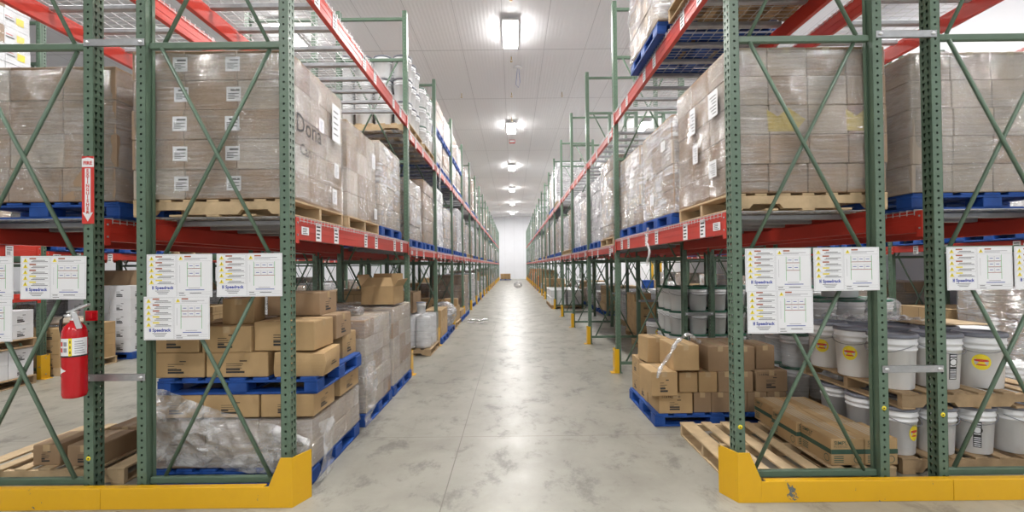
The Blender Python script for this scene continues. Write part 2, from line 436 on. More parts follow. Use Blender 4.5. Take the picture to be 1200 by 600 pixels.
YS = [3.22, 6.85] + [6.85 + 2.515 * i for i in range(1, 19)]
HL, HR = 5.47, 5.58
FS = {}
for h in (HL, HR):
    for hol in (True, False): FS[(h, hol)] = frame_spec(h, hol, 1)
rowdesc = {'LA': 'left of the aisle', 'RA': 'right of the aisle', 'LB': 'behind the left rack', 'RB': 'behind the right rack',
           'LC': 'in far left row', 'RC': 'in far right row', 'LD': 'in leftmost row'}
CX = {'LA': -2.09, 'RA': 2.067, 'LB': -3.46, 'RB': 3.476, 'LC': -7.59, 'RC': 7.61, 'LD': -8.96}
def ordn(i): return 'nearest' if i == 0 else ORD[i]
def frames(row, ys, h):
    for i, y in enumerate(ys):
        hol = i < 6 and row in ('LA', 'RA') or i < 3
        put_frame(CX[row], y, *FS[(h, hol)], f'green steel rack frame {rowdesc[row]}, {ordn(i)} along it', 'rack frames ' + rowdesc[row], stickers={'RA': (.48, .60), 'RB': (.55, 0), 'LB': (0, .31)}.get(row, 0) if i == 0 else 0)
YRC = [6.05 + 2.5 * i for i in range(-1, 9)]
frames('LA', YS, HL); frames('RA', YS, HR)
frames('LB', YS[:10], HL); frames('RB', YS[:10], HR)
frames('LC', YS[:9], HL); frames('RC', YRC, HR); frames('LD', YS[1:8], HL)

# rails (load beams)
RM = {}
def rail_mesh(L, h):
    k = (round(L, 2), h)
    if k not in RM:
        b = MB(); l = L / 2
        # step profile: face plate with rolled lips and a lower inner step for the decks
        b.box(-.022, .022, -l, l, -h, -.042, 'red', .004)
        b.box(.002, .022, -l, l, -.048, 0, 'red', .003)
        b.box(.022, .0245, -l, l, -h * .62, -h * .40, 'red', .001)
        c = MB(); c.box(.0285, .034, -.004, .046, -h - .03, .0, 'red', .002)
        for z in (-h * .25, -h * .8): c.box(.034, .040, .012, .026, z - .007, z + .007, 'galv', .002)
        c2 = MB(); c2.box(.0285, .034, -.046, .004, -h - .03, .0, 'red', .002)
        for z in (-h * .25, -h * .8): c2.box(.034, .040, -.026, -.012, z - .007, z + .007, 'galv', .002)
        RM[k] = (b.mesh('rail'), c.mesh('end_connector'), c2.mesh('end_connector'))
    return RM[k]
def placard_mesh(w, h, seed):
    r = random.Random(seed); b = MB(); b.box(0, .0012, -w / 2, w / 2, -h, 0, 'paper')
    for i in range(4):
        z = -h * (.2 + .2 * i)
        b.box(.0012, .0018, -w * .36, w * (r.uniform(.1, .36)), z - h * .05, z + h * .03, 'ink')
    return b.mesh('location_tag')
TAGS = [placard_mesh(.10, .145, i) for i in range(3)]; TAGW = placard_mesh(.12, .06, 9)
def put_rail(x, s, ya, yb, ztop, h, label, group, tags=0, k=0):
    """s = +1 if the outer face looks towards +X"""
    L = yb - ya - PD - .004; rm, c1, c2 = rail_mesh(L, h)
    o = link('rack_rail', rm, None, (x, (ya + yb) / 2, ztop), 0 if s > 0 else PI)
    tag(o, label, 'rack beam', group)
    link('end_connector', c1, o, (0, -L / 2 - .001, 0)); link('end_connector', c2, o, (0, L / 2 + .001, 0))
    if tags:
        for i in range(tags):
            y = (i + .5) / tags * L - L / 2
            t = link('location_tag', TAGS[(i + k) % 3], o, (.0255, y + (-.12 if i % 2 else .1) * (tags > 2), -.012)); t['label'] = 'white location tag'
        t = link('location_tag', TAGW, o, (.0255, -(L / 2 - .16) * s if True else 0, -h * .38)); t['label'] = 'small white location tag by the post'
    return o
LEVW = {1: 'lower level', 2: 'upper level'}
def ztop(bay, lev): return ({1: 1.986, 2: 3.882} if bay == 0 else {1: 1.912, 2: 3.700})[lev]
def rhgt(bay): return .160 if bay == 0 else .118
def rails(row, ys, levels=(1, 2), nb=None, rear=99, zt=ztop):
    s = 1 if CX[row] < 0 else -1
    if row in ('LB', 'RB'): s = -s
    for i in range(min(nb or 99, len(ys) - 1)):
        for lev in levels:
            z = zt(i, lev); bb = 'nearest bay' if i == 0 else ORD[i] + ' bay'
            put_rail(CX[row] + s * .505, s, ys[i], ys[i + 1], z, rhgt(i), f'red outer {LEVW[lev]} beam, {bb} {rowdesc[row]}', 'red beams ' + rowdesc[row],
                     tags=(6 if i == 0 else 3) if i < 9 else 2, k=i)
            if i < rear:
                put_rail(CX[row] - s * .505, -s, ys[i], ys[i + 1], z, rhgt(i), f'red inner {LEVW[lev]} beam, {bb} {rowdesc[row]}', 'red beams ' + rowdesc[row])
rails('LA', YS, rear=8); rails('RA', YS, rear=8); rails('LB', YS, nb=6, rear=3); rails('RB', YS, nb=6, rear=3)
zrc = lambda b_, l: {1: 1.90, 2: 4.55}[l]
rails('LC', YS, nb=8, rear=2); rails('RC', YRC, nb=9, rear=1, zt=zrc); rails('LD', YS[1:], levels=(1,), nb=6, rear=0, zt=lambda a, b_: 1.912)
for i in range(1):
    put_rail(CX['LC'] + .505, 1, YS[i], YS[i + 1], 1.29, .12, f'red beam set low at waist height, {ordn(i)} bay across the far left aisle', 'low red beams', tags=3)

# row spacers
b = MB(); b.box(-.15, .15, -.004, 0, -.024, .024, 'galv', .001); b.box(-.15, .15, -.004, .014, .021, .024, 'galv'); b.box(-.15, .15, -.004, .014, -.024, -.021, 'galv')
sb = MB(); sb.tube([(0, -.012, 0), (0, -.002, 0)], .011, 'steel', 6)
sbm = sb.mesh('bolt'); spm = b.mesh('row_spacer')
for sd, cx in (('left', -2.775), ('right', 2.771)):
    w = .30 if sd == 'left' else .33
    for i in range(4):
        for z, hw in ((3.21, 'above head height'), (.87, 'at knee height')):
            o = link('row_spacer', spm, None, (cx, YS[i] - PD / 2 - .002, z)); o.scale = (1.42 if i > -1 else 1, 1, 1)
            tag(o, f'galvanised spacer tying two back-to-back uprights {hw}, {ordn(i)} pair on the {sd}', 'row spacer', 'row spacers')
            for s in (-1, 1): link('bolt', sbm, o, (s * .13, 0, 0))

# wire decks
def deck_meshes(w, d=.98):
    b = MB(); t = .0022
    n = int(w / .062)
    for i in range(n + 1):
        y = -w / 2 + w * i / n; b.box(-d / 2 + .01, d / 2 - .01, y - t, y + t, .000, .0044, 'wire')
        for s in (-1, 1): b.box(s * (d / 2 + .046) - t, s * (d / 2 + .046) + t, y - t, y + t, -.038, .0044, 'wire')
        for s in (-1, 1): b.box(s * (d / 2 - .012), s * (d / 2 + .048), y - t, y + t, 0, .0044, 'wire')
    for i in range(10):
        x = -d / 2 + .02 + (d - .04) * i / 9; b.box(x - t, x + t, -w / 2, w / 2, -.0044, 0, 'wire')
    for s in (-1, 1): b.box(s * (d / 2 + .046) - t, s * (d / 2 + .046) + t, -w / 2, w / 2, -.030, -.0256, 'wire')
    c = MB(); c.box(-d / 2 + .01, d / 2 - .01, -.026, .026, -.046, -.0046, 'galvd', .006)
    return b.mesh('wire_mesh'), c.mesh('support_channel')
DM = {}
def put_deck(cx, y, z, w, label, group, ch=3):
    k = round(w, 2)
    if k not in DM: DM[k] = deck_meshes(w)
    o = link('wire_deck', DM[k][0], None, (cx, y, z + .006)); tag(o, label, 'wire deck', group)
    for i in range(ch): link('support_channel', DM[k][1], o, (0, (i - (ch - 1) / 2) * w * .34, 0))
def decks(row, ys, bays, levels=(1, 2), zt=ztop):
    for i in bays:
        n = 3 if (ys[i + 1] - ys[i]) > 3 else 2; w = (ys[i + 1] - ys[i] - .20) / n
        for lev in levels:
            for k in range(n):
                put_deck(CX[row], ys[i] + .10 + w * (k + .5), zt(i, lev), w - .02,
                         f'wire deck, {LEVW[lev]}, {ORD[k]} in {"nearest" if i == 0 else ORD[i]} bay {rowdesc[row]}', 'wire decks ' + rowdesc[row])
decks('LA', YS, range(13)); decks('RA', YS, range(13)); decks('LB', YS, range(4)); decks('RB', YS, range(4))
decks('LC', YS, range(3), (2,)); decks('RC', YRC, range(3), (2,), zrc)

# ------------------------------------------------------------------ yellow guards
def end_guard(s, x_in, label, seam):
    """folded plate at the corner of the rack row; s=-1 left, +1 right"""
    t = .007; b = MB(); y = 3.09; hh = .335
    def plate(pts, q0, q1, tt):    # polygon extruded between two offset vectors
        n = len(pts); vs = [Vector(p) + Vector(q0) for p in pts] + [Vector(p) + Vector(q1) for p in pts]
        fs = [tuple(range(n)), tuple(range(2 * n - 1, n - 1, -1))] + [(i, i + n, (i + 1) % n + n, (i + 1) % n) for i in range(n)]
        b.add(vs, fs, 'yellow')
    xb = s * 1.505
    plate([(xb, y, 0), (s * 1.68, y, 0), (s * 1.68, y, .11), (s * 1.585, y, hh), (xb, y, hh)], (0, 0, 0), (0, t, 0), t)
    w = [(xb, y, 0), (s * 1.44, 3.24, 0), (s * 1.44, 3.24, hh), (xb, y, hh)]
    plate(w, (0, 0, 0), (-s * -.006, .003, 0), t)
    m1 = b.mesh('corner_plate')
    c = MB(); c.box(s * 1.66, s * x_in, y - .001, y + .007, 0.0, .142, 'yellow', .002); c.box(s * 1.70, s * x_in, y + .007, y + .05, .135, .142, 'yellow', .002)
    m2 = c.mesh('low_channel')
    put('rack_end_guard', [('corner_plate', m1), ('low_channel', m2)], (0, 0, 0), label, 'rack guard', 'yellow end guards')
end_guard(-1, 2.80, 'yellow steel end guard with upturned scratched corner, left of the aisle mouth', 0)
end_guard(1, 2.955, 'yellow steel end guard with upturned chipped corner, right of the aisle mouth', 0)
for s, x0, lb in ((-1, 2.803, 'low yellow steel guard channel beneath the fire extinguisher'), (1, 2.958, 'low yellow steel guard channel in front of the white bucket pallets')):
    c = MB(); c.box(s * x0, s * 4.6, 3.089, 3.097, 0, .142, 'yellow', .002); c.box(s * x0, s * 4.6, 3.097, 3.14, .135, .142, 'yellow', .002)
    tag(link('guard_channel', c.mesh('guard_channel')), lb, 'rack guard', 'yellow end guards')
# post guards
b = MB(); b.box(.0, .007, -.068, .068, 0, .36, 'yellow', .002); b.box(-.06, .0, -.068, -.062, 0, .36, 'yellow', .002); b.box(-.06, .0, .062, .068, 0, .36, 'yellow', .002)
f = MB(); f.box(-.0, .06, -.065, .065, 0, .008, 'yellow', .002); 
bo = MB(); bo.box(.007, .013, -.008, .008, -.008, .008, 'galv')
pg, pf, pb = b.mesh('guard_plate'), f.mesh('foot_flange'), bo.mesh('bolt_head')
for row, s, x in (('LA', 1, -1.53), ('RA', -1, 1.507)):
    for i in range(1, 20):
        o = put('post_guard', [('foot_flange', pf), ('bolt_head', pb, (0, 0, .31)), ('bolt_head', pb, (0, 0, .07))], (x, YS[i], 0), f'yellow post guard at the {ordn(i)} upright {rowdesc[row]}', 'post guard', 'yellow post guards', 0 if s > 0 else PI, pg)
for i in range(1, 7):
    put('post_guard', [('foot_flange', pf), ('bolt_head', pb, (0, 0, .31)), ('bolt_head', pb, (0, 0, .07))], (CX['LC'] + .56, YS[i], 0), f'yellow post guard at the foot of the {ordn(i)} upright {rowdesc["LC"]}', 'post guard', 'yellow post guards', 0, pg)

# ------------------------------------------------------------------ pallets
def pal_parts(kind):
    W, D, Hh = 1.2, 1.0, .125
    m_ = kind
    sp = []
    if kind == 'blue':
        for x in (-.55, 0, .55):
            for y in (-.43, 0, .43):
                q = MB(); q.box(-.05 if x else -.07, .05 if x else .07, -.07, .07, .018, .088, m_, .004); sp.append(('block', q.mesh('block'), (x, y, 0)))
        for y in (-.43, 0, .43):
            q = MB(); q.box(-W / 2, W / 2, -.07, .07, .088, .105, m_, .003); sp.append(('stringer_board', q.mesh('stringer_board'), (0, y, 0)))
        for i in range(7):
            x = -W / 2 + .07 + (W - .14) * i / 6; q = MB(); q.box(-.06, .06, -D / 2, D / 2, .105, Hh, m_, .003); sp.append(('deck_board', q.mesh('deck_board'), (x, 0, 0)))
        for x in (-.53, 0, .53):
            q = MB(); q.box(-.07, .07, -D / 2, D / 2, 0, .018, m_, .003); sp.append(('bottom_board', q.mesh('bottom_board'), (x, 0, 0)))
        for y in (-.43, .43):
            q = MB(); q.box(-W / 2, W / 2, -.07, .07, .0005, .0175, m_, .003); sp.append(('bottom_board', q.mesh('bottom_board'), (0, y, 0)))
    else:
        q = MB(); prof = [(-.6, .016), (-.45, .016), (-.42, .05), (-.22, .05), (-.19, .016), (.19, .016), (.22, .05), (.42, .05), (.45, .016), (.6, .016), (.6, .108), (-.6, .108)]
        vs = [(x, y, z) for y in (-.019, .019) for x, z in prof]; n = len(prof)
        fs = [tuple(range(n)), tuple(range(2 * n - 1, n - 1, -1))] + [(i, i + n, (i + 1) % n + n, (i + 1) % n) for i in range(n)]
        q.add(vs, fs, m_); sm = q.mesh('stringer')
        for y in (-.48, 0, .48): sp.append(('stringer', sm, (0, y, 0)))
        r = random.Random(5)
        for i in range(7):
            x = -W / 2 + .06 + (W - .12) * i / 6; q = MB(); w = .065 if i in (0, 6) else .046; q.box(-w, w, -D / 2, D / 2, .108, Hh, m_, .003); sp.append(('deck_board', q.mesh('deck_board'), (x, 0, 0)))
        for x in (-.55, -.28, 0, .28, .55):
            q = MB(); q.box(-.05, .05, -D / 2, D / 2, 0, .016, m_, .003); sp.append(('bottom_board', q.mesh('bottom_board'), (x, 0, 0)))
    return sp
PAL = {k: pal_parts(k) for k in ('blue', 'wood', 'wood2')}
def joined(sp):
    b = MB()
    for p in sp:
        me = p[1]; T = Matrix.Translation(p[2])
        b.add([v.co for v in me.vertices], [tuple(f.vertices) for f in me.polygons], me.materials[0], T)
    return b.mesh('pallet')
PALJ = {k: joined(v) for k, v in PAL.items()}
PNAME = {'blue': 'blue', 'wood': 'pale wooden', 'wood2': 'worn brown'}
def pallet(kind, x, y, z, where, near=False, rz=0, group='pallets', sx=1, sy=1):
    lab = f'{PNAME[kind]} pallet {where}'
    o = put('pallet', PAL[kind], (x, y, z), lab, 'pallet', group, rz) if near else put('pallet', [], (x, y, z), lab, 'pallet', group, rz, PALJ[kind])
    o.scale = (sx, sy, 1); return o
PH = .126

# ------------------------------------------------------------------ cartons
def carton_mesh(w, d, h, m_='kraft', crush=0):
    b = MB(); b.box(-w / 2, w / 2, -d / 2, d / 2, 0, h - .003, m_, .004)
    g = .002
    if w >= d: b.box(-w / 2 + .003, w / 2 - .003, -d / 2 + .003, -g, h - .003, h, m_, .001); b.box(-w / 2 + .003, w / 2 - .003, g, d / 2 - .003, h - .003, h, m_, .001)
    else: b.box(-w / 2 + .003, -g, -d / 2 + .003, d / 2 - .003, h - .003, h, m_, .001); b.box(g, w / 2 - .003, -d / 2 + .003, d / 2 - .003, h - .003, h, m_, .001)
    return b.mesh('carton')
def tape_mesh(w, d, h, m_='tape'):
    b = MB(); t = .0008; k = .05
    if w >= d:
        b.box(-w / 2 - t, w / 2 + t, -.025, .025, h, h + t, m_)
        for s in (-1, 1): b.box(s * (w / 2 + .0001), s * (w / 2 + t), -.025, .025, h - k, h + t, m_)
    else:
        b.box(-.025, .025, -d / 2 - t, d / 2 + t, h, h + t, m_)
        for s in (-1, 1): b.box(-.025, .025, min(s * (d / 2), s * (d / 2 + t)), max(s * (d / 2), s * (d / 2 + t)), h - k, h + t, m_)
    return b.mesh('packing_tape')
def print_mesh(w, d, h, side='F', seed=0, lines=4, txt=None, ms='ink'):
    """small printed lines on the side F (-Y), R (+X) or L (-X) of a carton"""
    r = random.Random(seed); b = MB()
    ww = w if side == 'F' else d
    T = {'F': Matrix.Translation((0, -d / 2 - .0006, 0)), 'R': Matrix.Translation((w / 2 + .0006, 0, 0)) @ Matrix.Rotation(PI / 2, 4, 'Z'), 'L': Matrix.Translation((-w / 2 - .0006, 0, 0)) @ Matrix.Rotation(-PI / 2, 4, 'Z')}[side]
    def rc(x0, x1, z0, z1): b.add([(x0, 0, z0), (x1, 0, z0), (x1, 0, z1), (x0, 0, z1)], [(0, 1, 2, 3)], ms, T)
    x = -ww * .18; z = h * .28
    for i in range(lines):
        rc(x, x + ww * r.uniform(.12, .30), z + i * h * .085, z + i * h * .085 + h * (.022 if i else .07))
    rc(x, x + ww * .3, z - h * .11, z - h * .03)
    rc(x + ww * .22, x + ww * .34, z + h * .36, z + h * .40)
    if txt:
        for (t, size, tx, tz) in txt: b.text(t, size, tx, tz, 0, ms, 'LEFT', T, bold=.0006)
    return b.mesh('printed_text')
def carton(x, y, z, w, d, h, label, m_='kraft', rz=0, prints='F', group=None, txt=None, tape='tape', tilt=None, flap=False):
    sp = [('packing_tape', tape_mesh(w, d, h, tape))] if tape else []
    for s in prints: sp.append(('printed_text', print_mesh(w, d, h, s, int(abs(x * 991 + y * 77 + z * 13)), txt=txt if s == 'F' else None)))
    o = put('carton', sp, (x, y, z), label, 'cardboard box', group, rz, carton_mesh(w, d, h, m_))
    if tilt: o.rotation_euler = tilt
    return o
def carton_px(px0, px1, pt, pb, Y, d, label, m_='kraft', **kw):
    x0, z1 = at(px0, pt, Y); x1, _ = at(px1, pt, Y); _, z0 = at((px0 + px1) / 2, pb, Y)
    _, z1 = at((px0 + px1) / 2, pt, Y)
    if 'z' in kw: zz = kw.pop('z'); z1 += zz - z0; z0 = zz
    if 'h' in kw: z1 = z0 + kw.pop('h')
    return carton((x0 + x1) / 2, Y + d / 2, z0, x1 - x0 - .004, d, z1 - z0, label, m_, **kw)

# ------------------------------------------------------------------ film shells
def shell(w, d, h, seed, m_='film', low=-.06, bulge=.012, skirt=0):
    """stretch film round a load: rounded, wrinkled, folded over the top edge"""
    b = MB(); r = .035; hw, hd = w / 2 + .010, d / 2 + .010
    def perim(u):
        # rounded rectangle by arc length
        segs = [2 * hw - 2 * r, 2 * hd - 2 * r] * 2; tot = sum(segs) + 2 * PI * r; p = u * tot
        corners = [(hw - r, -hd + r, -PI / 2), (hw - r, hd - r, 0), (-hw + r, hd - r, PI / 2), (-hw + r, -hd + r, PI)]
        starts = [(-hw + r, -hd), (hw, -hd + r), (hw - r, hd), (-hw, hd - r)]; dirs = [(1, 0), (0, 1), (-1, 0), (0, -1)]; nn = [(0, -1), (1, 0), (0, 1), (-1, 0)]
        for k in range(4):
            if p <= segs[k]: return starts[k][0] + dirs[k][0] * p, starts[k][1] + dirs[k][1] * p, nn[k]
            p -= segs[k]
            if p <= PI * r / 2:
                a = corners[k][2] + p / r; return corners[k][0] + r * math.cos(a), corners[k][1] + r * math.sin(a), (math.cos(a), math.sin(a))
            p -= PI * r / 2
        return starts[0][0], starts[0][1], nn[0]
    nv = 16
    def fn(u, v):
        x, y, n = perim(u % 1.0)
        z = low + (h + .008 - low) * min(v / .90, 1)
        q = noise.noise(Vector((x * 5 + seed * 7, y * 5, z * 3.0))) + .5 * noise.noise(Vector((x * 13, y * 13 + seed, z * 17)))
        o = bulge * max(-.35, q)
        if v > .90: k = (v - .90) / .10 * .14; x *= 1 - k / hw; y *= 1 - k / hd; z += .004 + .008 * q
        if v < .09: o += .012 * noise.noise(Vector((x * 6, y * 6, seed))); z += .05 * abs(noise.noise(Vector((x * 4, y * 4, seed + 3))))
        return (x + n[0] * o, y + n[1] * o, z)
    b.grid(fn, 84, nv, m_, close=True)
    return b.mesh('stretch_wrap')

LAB = MB(); LAB.rectF(0, .105, 0, .105, 0, 'paper')
for i in range(4): LAB.rectF(.012, .06 + .03 * (i % 2), .018 + i * .012, .024 + i * .012, -.0005, 'ink')
LAB.rectF(.03, .095, .075, .088, -.0005, 'ink')
LABM = LAB.mesh('shipping_label')
def near_load(w, d, h, nx, ny, nz, m_, seed, film='film', labels=(), low=.004, bulge=.012, yellow=()):
    """every carton on the outside of the stack is a part of its own"""
    r = random.Random(seed); sp = []; cw, cd, ch = w / nx, d / ny, h / nz; cache = {}
    base = carton_mesh(cw - .006, cd - .006, ch - .003, m_); tp = tape_mesh(cw - .006, cd - .006, ch - .003, 'ctape')
    alt = carton_mesh(cw - .006, cd - .006, ch - .003, 'pale' if m_ == 'tan' else 'tan')
    for k in range(nz):
        ox, oy = r.uniform(-.008, .008), r.uniform(-.008, .008)
        for i in range(nx):
            for j in range(ny):
                if 0 < i < nx - 1 and 0 < j < ny - 1: continue
                loc = (-w / 2 + cw * (i + .5) + ox, -d / 2 + cd * (j + .5) + oy, k * ch + .001)
                subs = []
                if k == nz - 1: subs.append(('packing_tape', tp))
                if j == 0 and i in labels: subs.append(('shipping_label', LABM, (.11, -cd / 2 + .001, ch * .28)))
                if (i, j, k) in yellow:
                    q = MB(); q.add([(-.15, 0, .02), (.05, 0, .02), (.12, 0, ch * .5), (.0, 0, ch * .9), (-.08, 0, ch * .6), (-.16, 0, ch * .85)], [(0, 1, 2, 3, 4, 5)], 'mustard', Matrix.Translation((0, -cd / 2 + .0015, 0)))
                    subs.append(('printed_graphic', q.mesh('printed_graphic')))
                sp.append(('carton', base if r.random() < .8 else alt, loc, subs))
    if film: sp.append(('stretch_wrap', shell(w, d, h, seed, film, low, bulge)))
    return sp
TIER = {}
def far_load(style, h, seed):
    k = (style, round(h, 2), seed % 3)
    if k in TIER: return TIER[k]
    r = random.Random(seed); sp = []; n = max(1, round(h / .23)); th = h / n; w, d = 1.14, .98
    smat, film = {'tan': ('s_tan', 'film'), 'pale': ('s_pale', 'film_fog'), 'kraft': ('s_kraft', None), 'fog': ('s_white', 'film_fog'), 'white': ('s_white', 'film'), 'orange': ('s_orange', None), 'tanfog': ('s_tan', 'film_fog')}[style]
    for i in range(n):
        b = MB(); q = r.uniform(-.012, .012); e = r.uniform(0, .02) + (.06 * r.random() if style in ('kraft',) else 0)
        b.box(-w / 2 + e, w / 2 - e, -d / 2 + e + q, d / 2 - e + q, i * th + .001, (i + 1) * th - .002, smat, .006); sp.append(('carton_tier', b.mesh('carton_tier')))
    if film: sp.append(('stretch_wrap', shell(w, d, h, seed, film, .006, .02)))
    TIER[k] = sp; return sp

# ------------------------------------------------------------------ buckets
def bucket_parts(R, h, lid='lidg', label=None, handle=True):
    b = MB(); r0 = R * .86
    rr = lambda z: r0 + (R - r0) * z / h
    prof = [(r0 - .006, 0), (r0, .006), (rr(h * .70), h * .70), (rr(h * .70) + .006, h * .705), (rr(h * .73) + .006, h * .735), (rr(h * .73), h * .74), (rr(h * .80), h * .80), (rr(h * .80) + .007, h * .805),
            (rr(h * .84) + .007, h * .84), (rr(h * .84), h * .845), (R, h * .93)]
    b.lathe(prof, 'plw'); body = b.mesh('bucket_body')
    l = MB(); l.lathe([(R + .004, h * .925), (R + .010, h * .93), (R + .010, h * .975), (R + .002, h), (R - .012, h), (R - .016, h * .982), (.001, h * .982)], lid, cap=False); l.lathe([(R + .004, h * .925), (R * .5, h * .925)], lid, cap=False)
    sp = [('lid', l.mesh('lid'), (0, 0, 0), None, 'dark green lid' if lid == 'lidn' else 'grey lid')]
    if handle:
        t = MB(); pts = []
        for i in range(13):
            a = PI * i / 12; pts.append((math.cos(a) * (R + .012), -math.sin(a) * .02 - math.sqrt(max(0, 1 - math.cos(a) ** 2)) * (R + .006), h * .82 - math.sin(a) * h * .16))
        t.tube(pts, .0028, 'lidg', 6); sp.append(('wire_handle', t.mesh('wire_handle')))
    if label == 'yellow':
        q = MB(); n = 20; zc = h * .48; a0 = -PI / 2
        for lay, (sa, sz, mm, oo) in enumerate(((.38, .062, 'yl', .0012), (.30, .010, 'rl', .0020), (.22, .006, 'rl', .0020))):
            dz = (0, .012, -.022)[lay]
            vs = []
            for i in range(n):
                t_ = 2 * PI * i / n; z = zc + dz + sz * math.sin(t_); a = a0 + sa * math.cos(t_); rad = rr(z) + oo; vs.append((rad * math.cos(a), rad * math.sin(a), z))
            q.add([((rr(zc) + oo) * math.cos(a0), (rr(zc) + oo) * math.sin(a0), zc + dz)] + vs, [(0, 1 + i, 1 + (i + 1) % n) for i in range(n)], mm)
        sp.append(('oval_label', q.mesh('oval_label'), (0, 0, 0), None, 'yellow oval label with red print'))
    if label == 'sheet':
        q = MB(); zc = h * .42
        def pat(a0, a1, z0, z1, mm, oo):
            def fn(u, v): a = -PI / 2 + a0 + (a1 - a0) * u; z = z0 + (z1 - z0) * v; rad = rr(z) + oo; return (rad * math.cos(a), rad * math.sin(a), z)
            q.grid(fn, 6, 2, mm)
        pat(-.20, .20, zc - .10, zc + .10, 'ink', .001)
        for i in range(5): pat(-.16, .16, zc - .092 + i * .016, zc - .085 + i * .016, 'paper', .0018)
        pat(-.15, .15, zc, zc + .07, 'paper', .0016); pat(-.16, .16, zc + .08, zc + .09, 'paper', .0018)
        n = 16; ring = []
        for i in range(n):
            t_ = 2 * PI * i / n
            for k_ in (.030, .023): a = -PI / 2 + k_ * math.cos(t_) / rr(zc) ; z = zc + .035 + k_ * math.sin(t_); ring.append(((rr(z) + .0026) * math.cos(a), (rr(z) + .0026) * math.sin(a), z))
        q.add(ring, [(2 * i, 2 * i + 1, (2 * i + 3) % (2 * n), (2 * i + 2) % (2 * n)) for i in range(n)], 'ink')
        sp.append(('warning_label', q.mesh('warning_label'), (0, 0, 0), None, 'black and white warning label'))
    return body, sp
BK = {}
def bucket(x, y, z, R, h, label, lid='lidg', mark=None, rz=0, group=None, handle=True):
    k = (R, h, lid, mark, handle)
    if k not in BK: BK[k] = bucket_parts(*k[:4], handle)
    return put('bucket', BK[k][1], (x, y, z), label, 'bucket', group, rz, BK[k][0])
def bucket_load(nx, ny, nz, R, h, lid, seed, film='film', handle=False):
    body, sp = bucket_parts(R, h, lid, None, handle); out = []
    for k in range(nz):
        for i in range(nx):
            for j in range(ny):
                if 0 < i < nx - 1 and 0 < j < ny - 1: continue
                out.append(('bucket', body, ((i - (nx - 1) / 2) * (2 * R + .022), (j - (ny - 1) / 2) * (2 * R + .022), k * (h + .002)), sp))
    if film: out.append(('stretch_wrap', shell(nx * (2 * R + .022), ny * (2 * R + .022), nz * h, seed, film, .006, .02)))
    return out

# ------------------------------------------------------------------ near shelf loads
W = PH + .012
def shelf(row, x, y, z, pk, spec, lab, plab, near=True, cat='pallet load', group='wrapped pallet loads', sx=1):
    pallet(pk, x, y, z + .011, plab, near, sx=sx)
    return put('wrapped_load', spec, (x, y, z + .011 + PH), lab, cat, group)
z0 = ztop(0, 1)
LX, RX = -2.175, 2.15
o = shelf('LA', LX, 3.80, z0, 'wood', near_load(1.14, 1.02, 1.08, 3, 3, 5, 'tan', 11, 'film', labels=(0, 1)), 'tan cartons with white labels in clear wrap on left front shelf, handwriting on the side', 'under the wrapped cartons with white labels, left front shelf', sx=.955)
# handwriting on the aisle side of that load
b = MB(); T = Matrix.Translation((.57 + .026, -.25, .45)) @ Matrix.Rotation(PI / 2, 4, 'Z')
b.text('Dona', .20, -.22, .06, 0, 'ink', 'LEFT', T); b.text('Can', .12, -.16, -.10, 0, 'ink', 'LEFT', T)
link('handwriting', b.mesh('handwriting'), o)['label'] = 'black marker handwriting'
b = MB(); b.box(.598, .600, .20, .38, .62, .95, 'paper')
for k in range(5): b.box(.600, .6005, .23, .33 - .02 * (k % 2), .68 + .05 * k, .69 + .05 * k, 'ink')
link('shipping_sheet', b.mesh('shipping_sheet'), o)['label'] = 'large white paper sheet'
shelf('LA', LX - .02, 4.93, z0, 'wood', near_load(1.16, .92, .96, 3, 3, 4, 'tan', 12, 'film'), 'wrapped tan cartons second along the left front shelf, slightly lower than the first', 'second along the left front shelf')
shelf('LA', LX - .02, 6.05, z0, 'blue', near_load(1.16, 1.0, 1.05, 3, 3, 4, 'pale', 13, 'film_fog'), 'cloudy wrapped pale cartons third along the left front shelf beside the second upright', 'third along the left front shelf')
shelf('RA', RX, 3.80, z0, 'wood', near_load(1.14, 1.02, 1.06, 4, 3, 5, 'tan', 21, 'film', yellow=((1, 0, 2), (3, 0, 2))), 'tan cartons with yellow print under clear wrap on the right front shelf', 'under the yellow printed cartons, right front shelf', sx=.955)
shelf('RA', RX + .02, 5.00, z0, 'blue', near_load(1.16, 1.0, .98, 3, 3, 4, 'tan', 22, 'film_fog'), 'cloudy wrapped cartons with brown sides second along the right front shelf', 'second along the right front shelf')
shelf('RA', RX + .02, 6.16, z0, 'blue', near_load(1.16, 1.0, .98, 3, 3, 4, 'pale', 23, 'film_fog'), 'cloudy wrapped pale cartons third along the right front shelf', 'third along the right front shelf')
shelf('LB', -3.50, 3.86, z0, 'blue', near_load(1.18, 1.02, 1.00, 3, 3, 4, 'tan', 31, 'film', bulge=.02), 'glossy wrapped tan cartons on the shelf above the fire extinguisher', 'on the shelf above the fire extinguisher')
shelf('RB', 3.55, 3.86, z0, 'blue', near_load(1.20, 1.02, 1.04, 4, 3, 5, 'pale', 32, 'film', bulge=.02), 'glossy wrapped pale cartons on the shelf above the white buckets', 'on the shelf above the white buckets')
for x, y, st, l in ((-3.5, 5.0, 'tan', 'behind the load above the fire extinguisher'), (3.55, 5.05, 'tan', 'behind the load above the white buckets')):
    shelf('', x, y, z0, 'blue', far_load(st, .98, 4), f'tan cartons in clear wrap on the shelf {l}', f'on the shelf {l}', False)
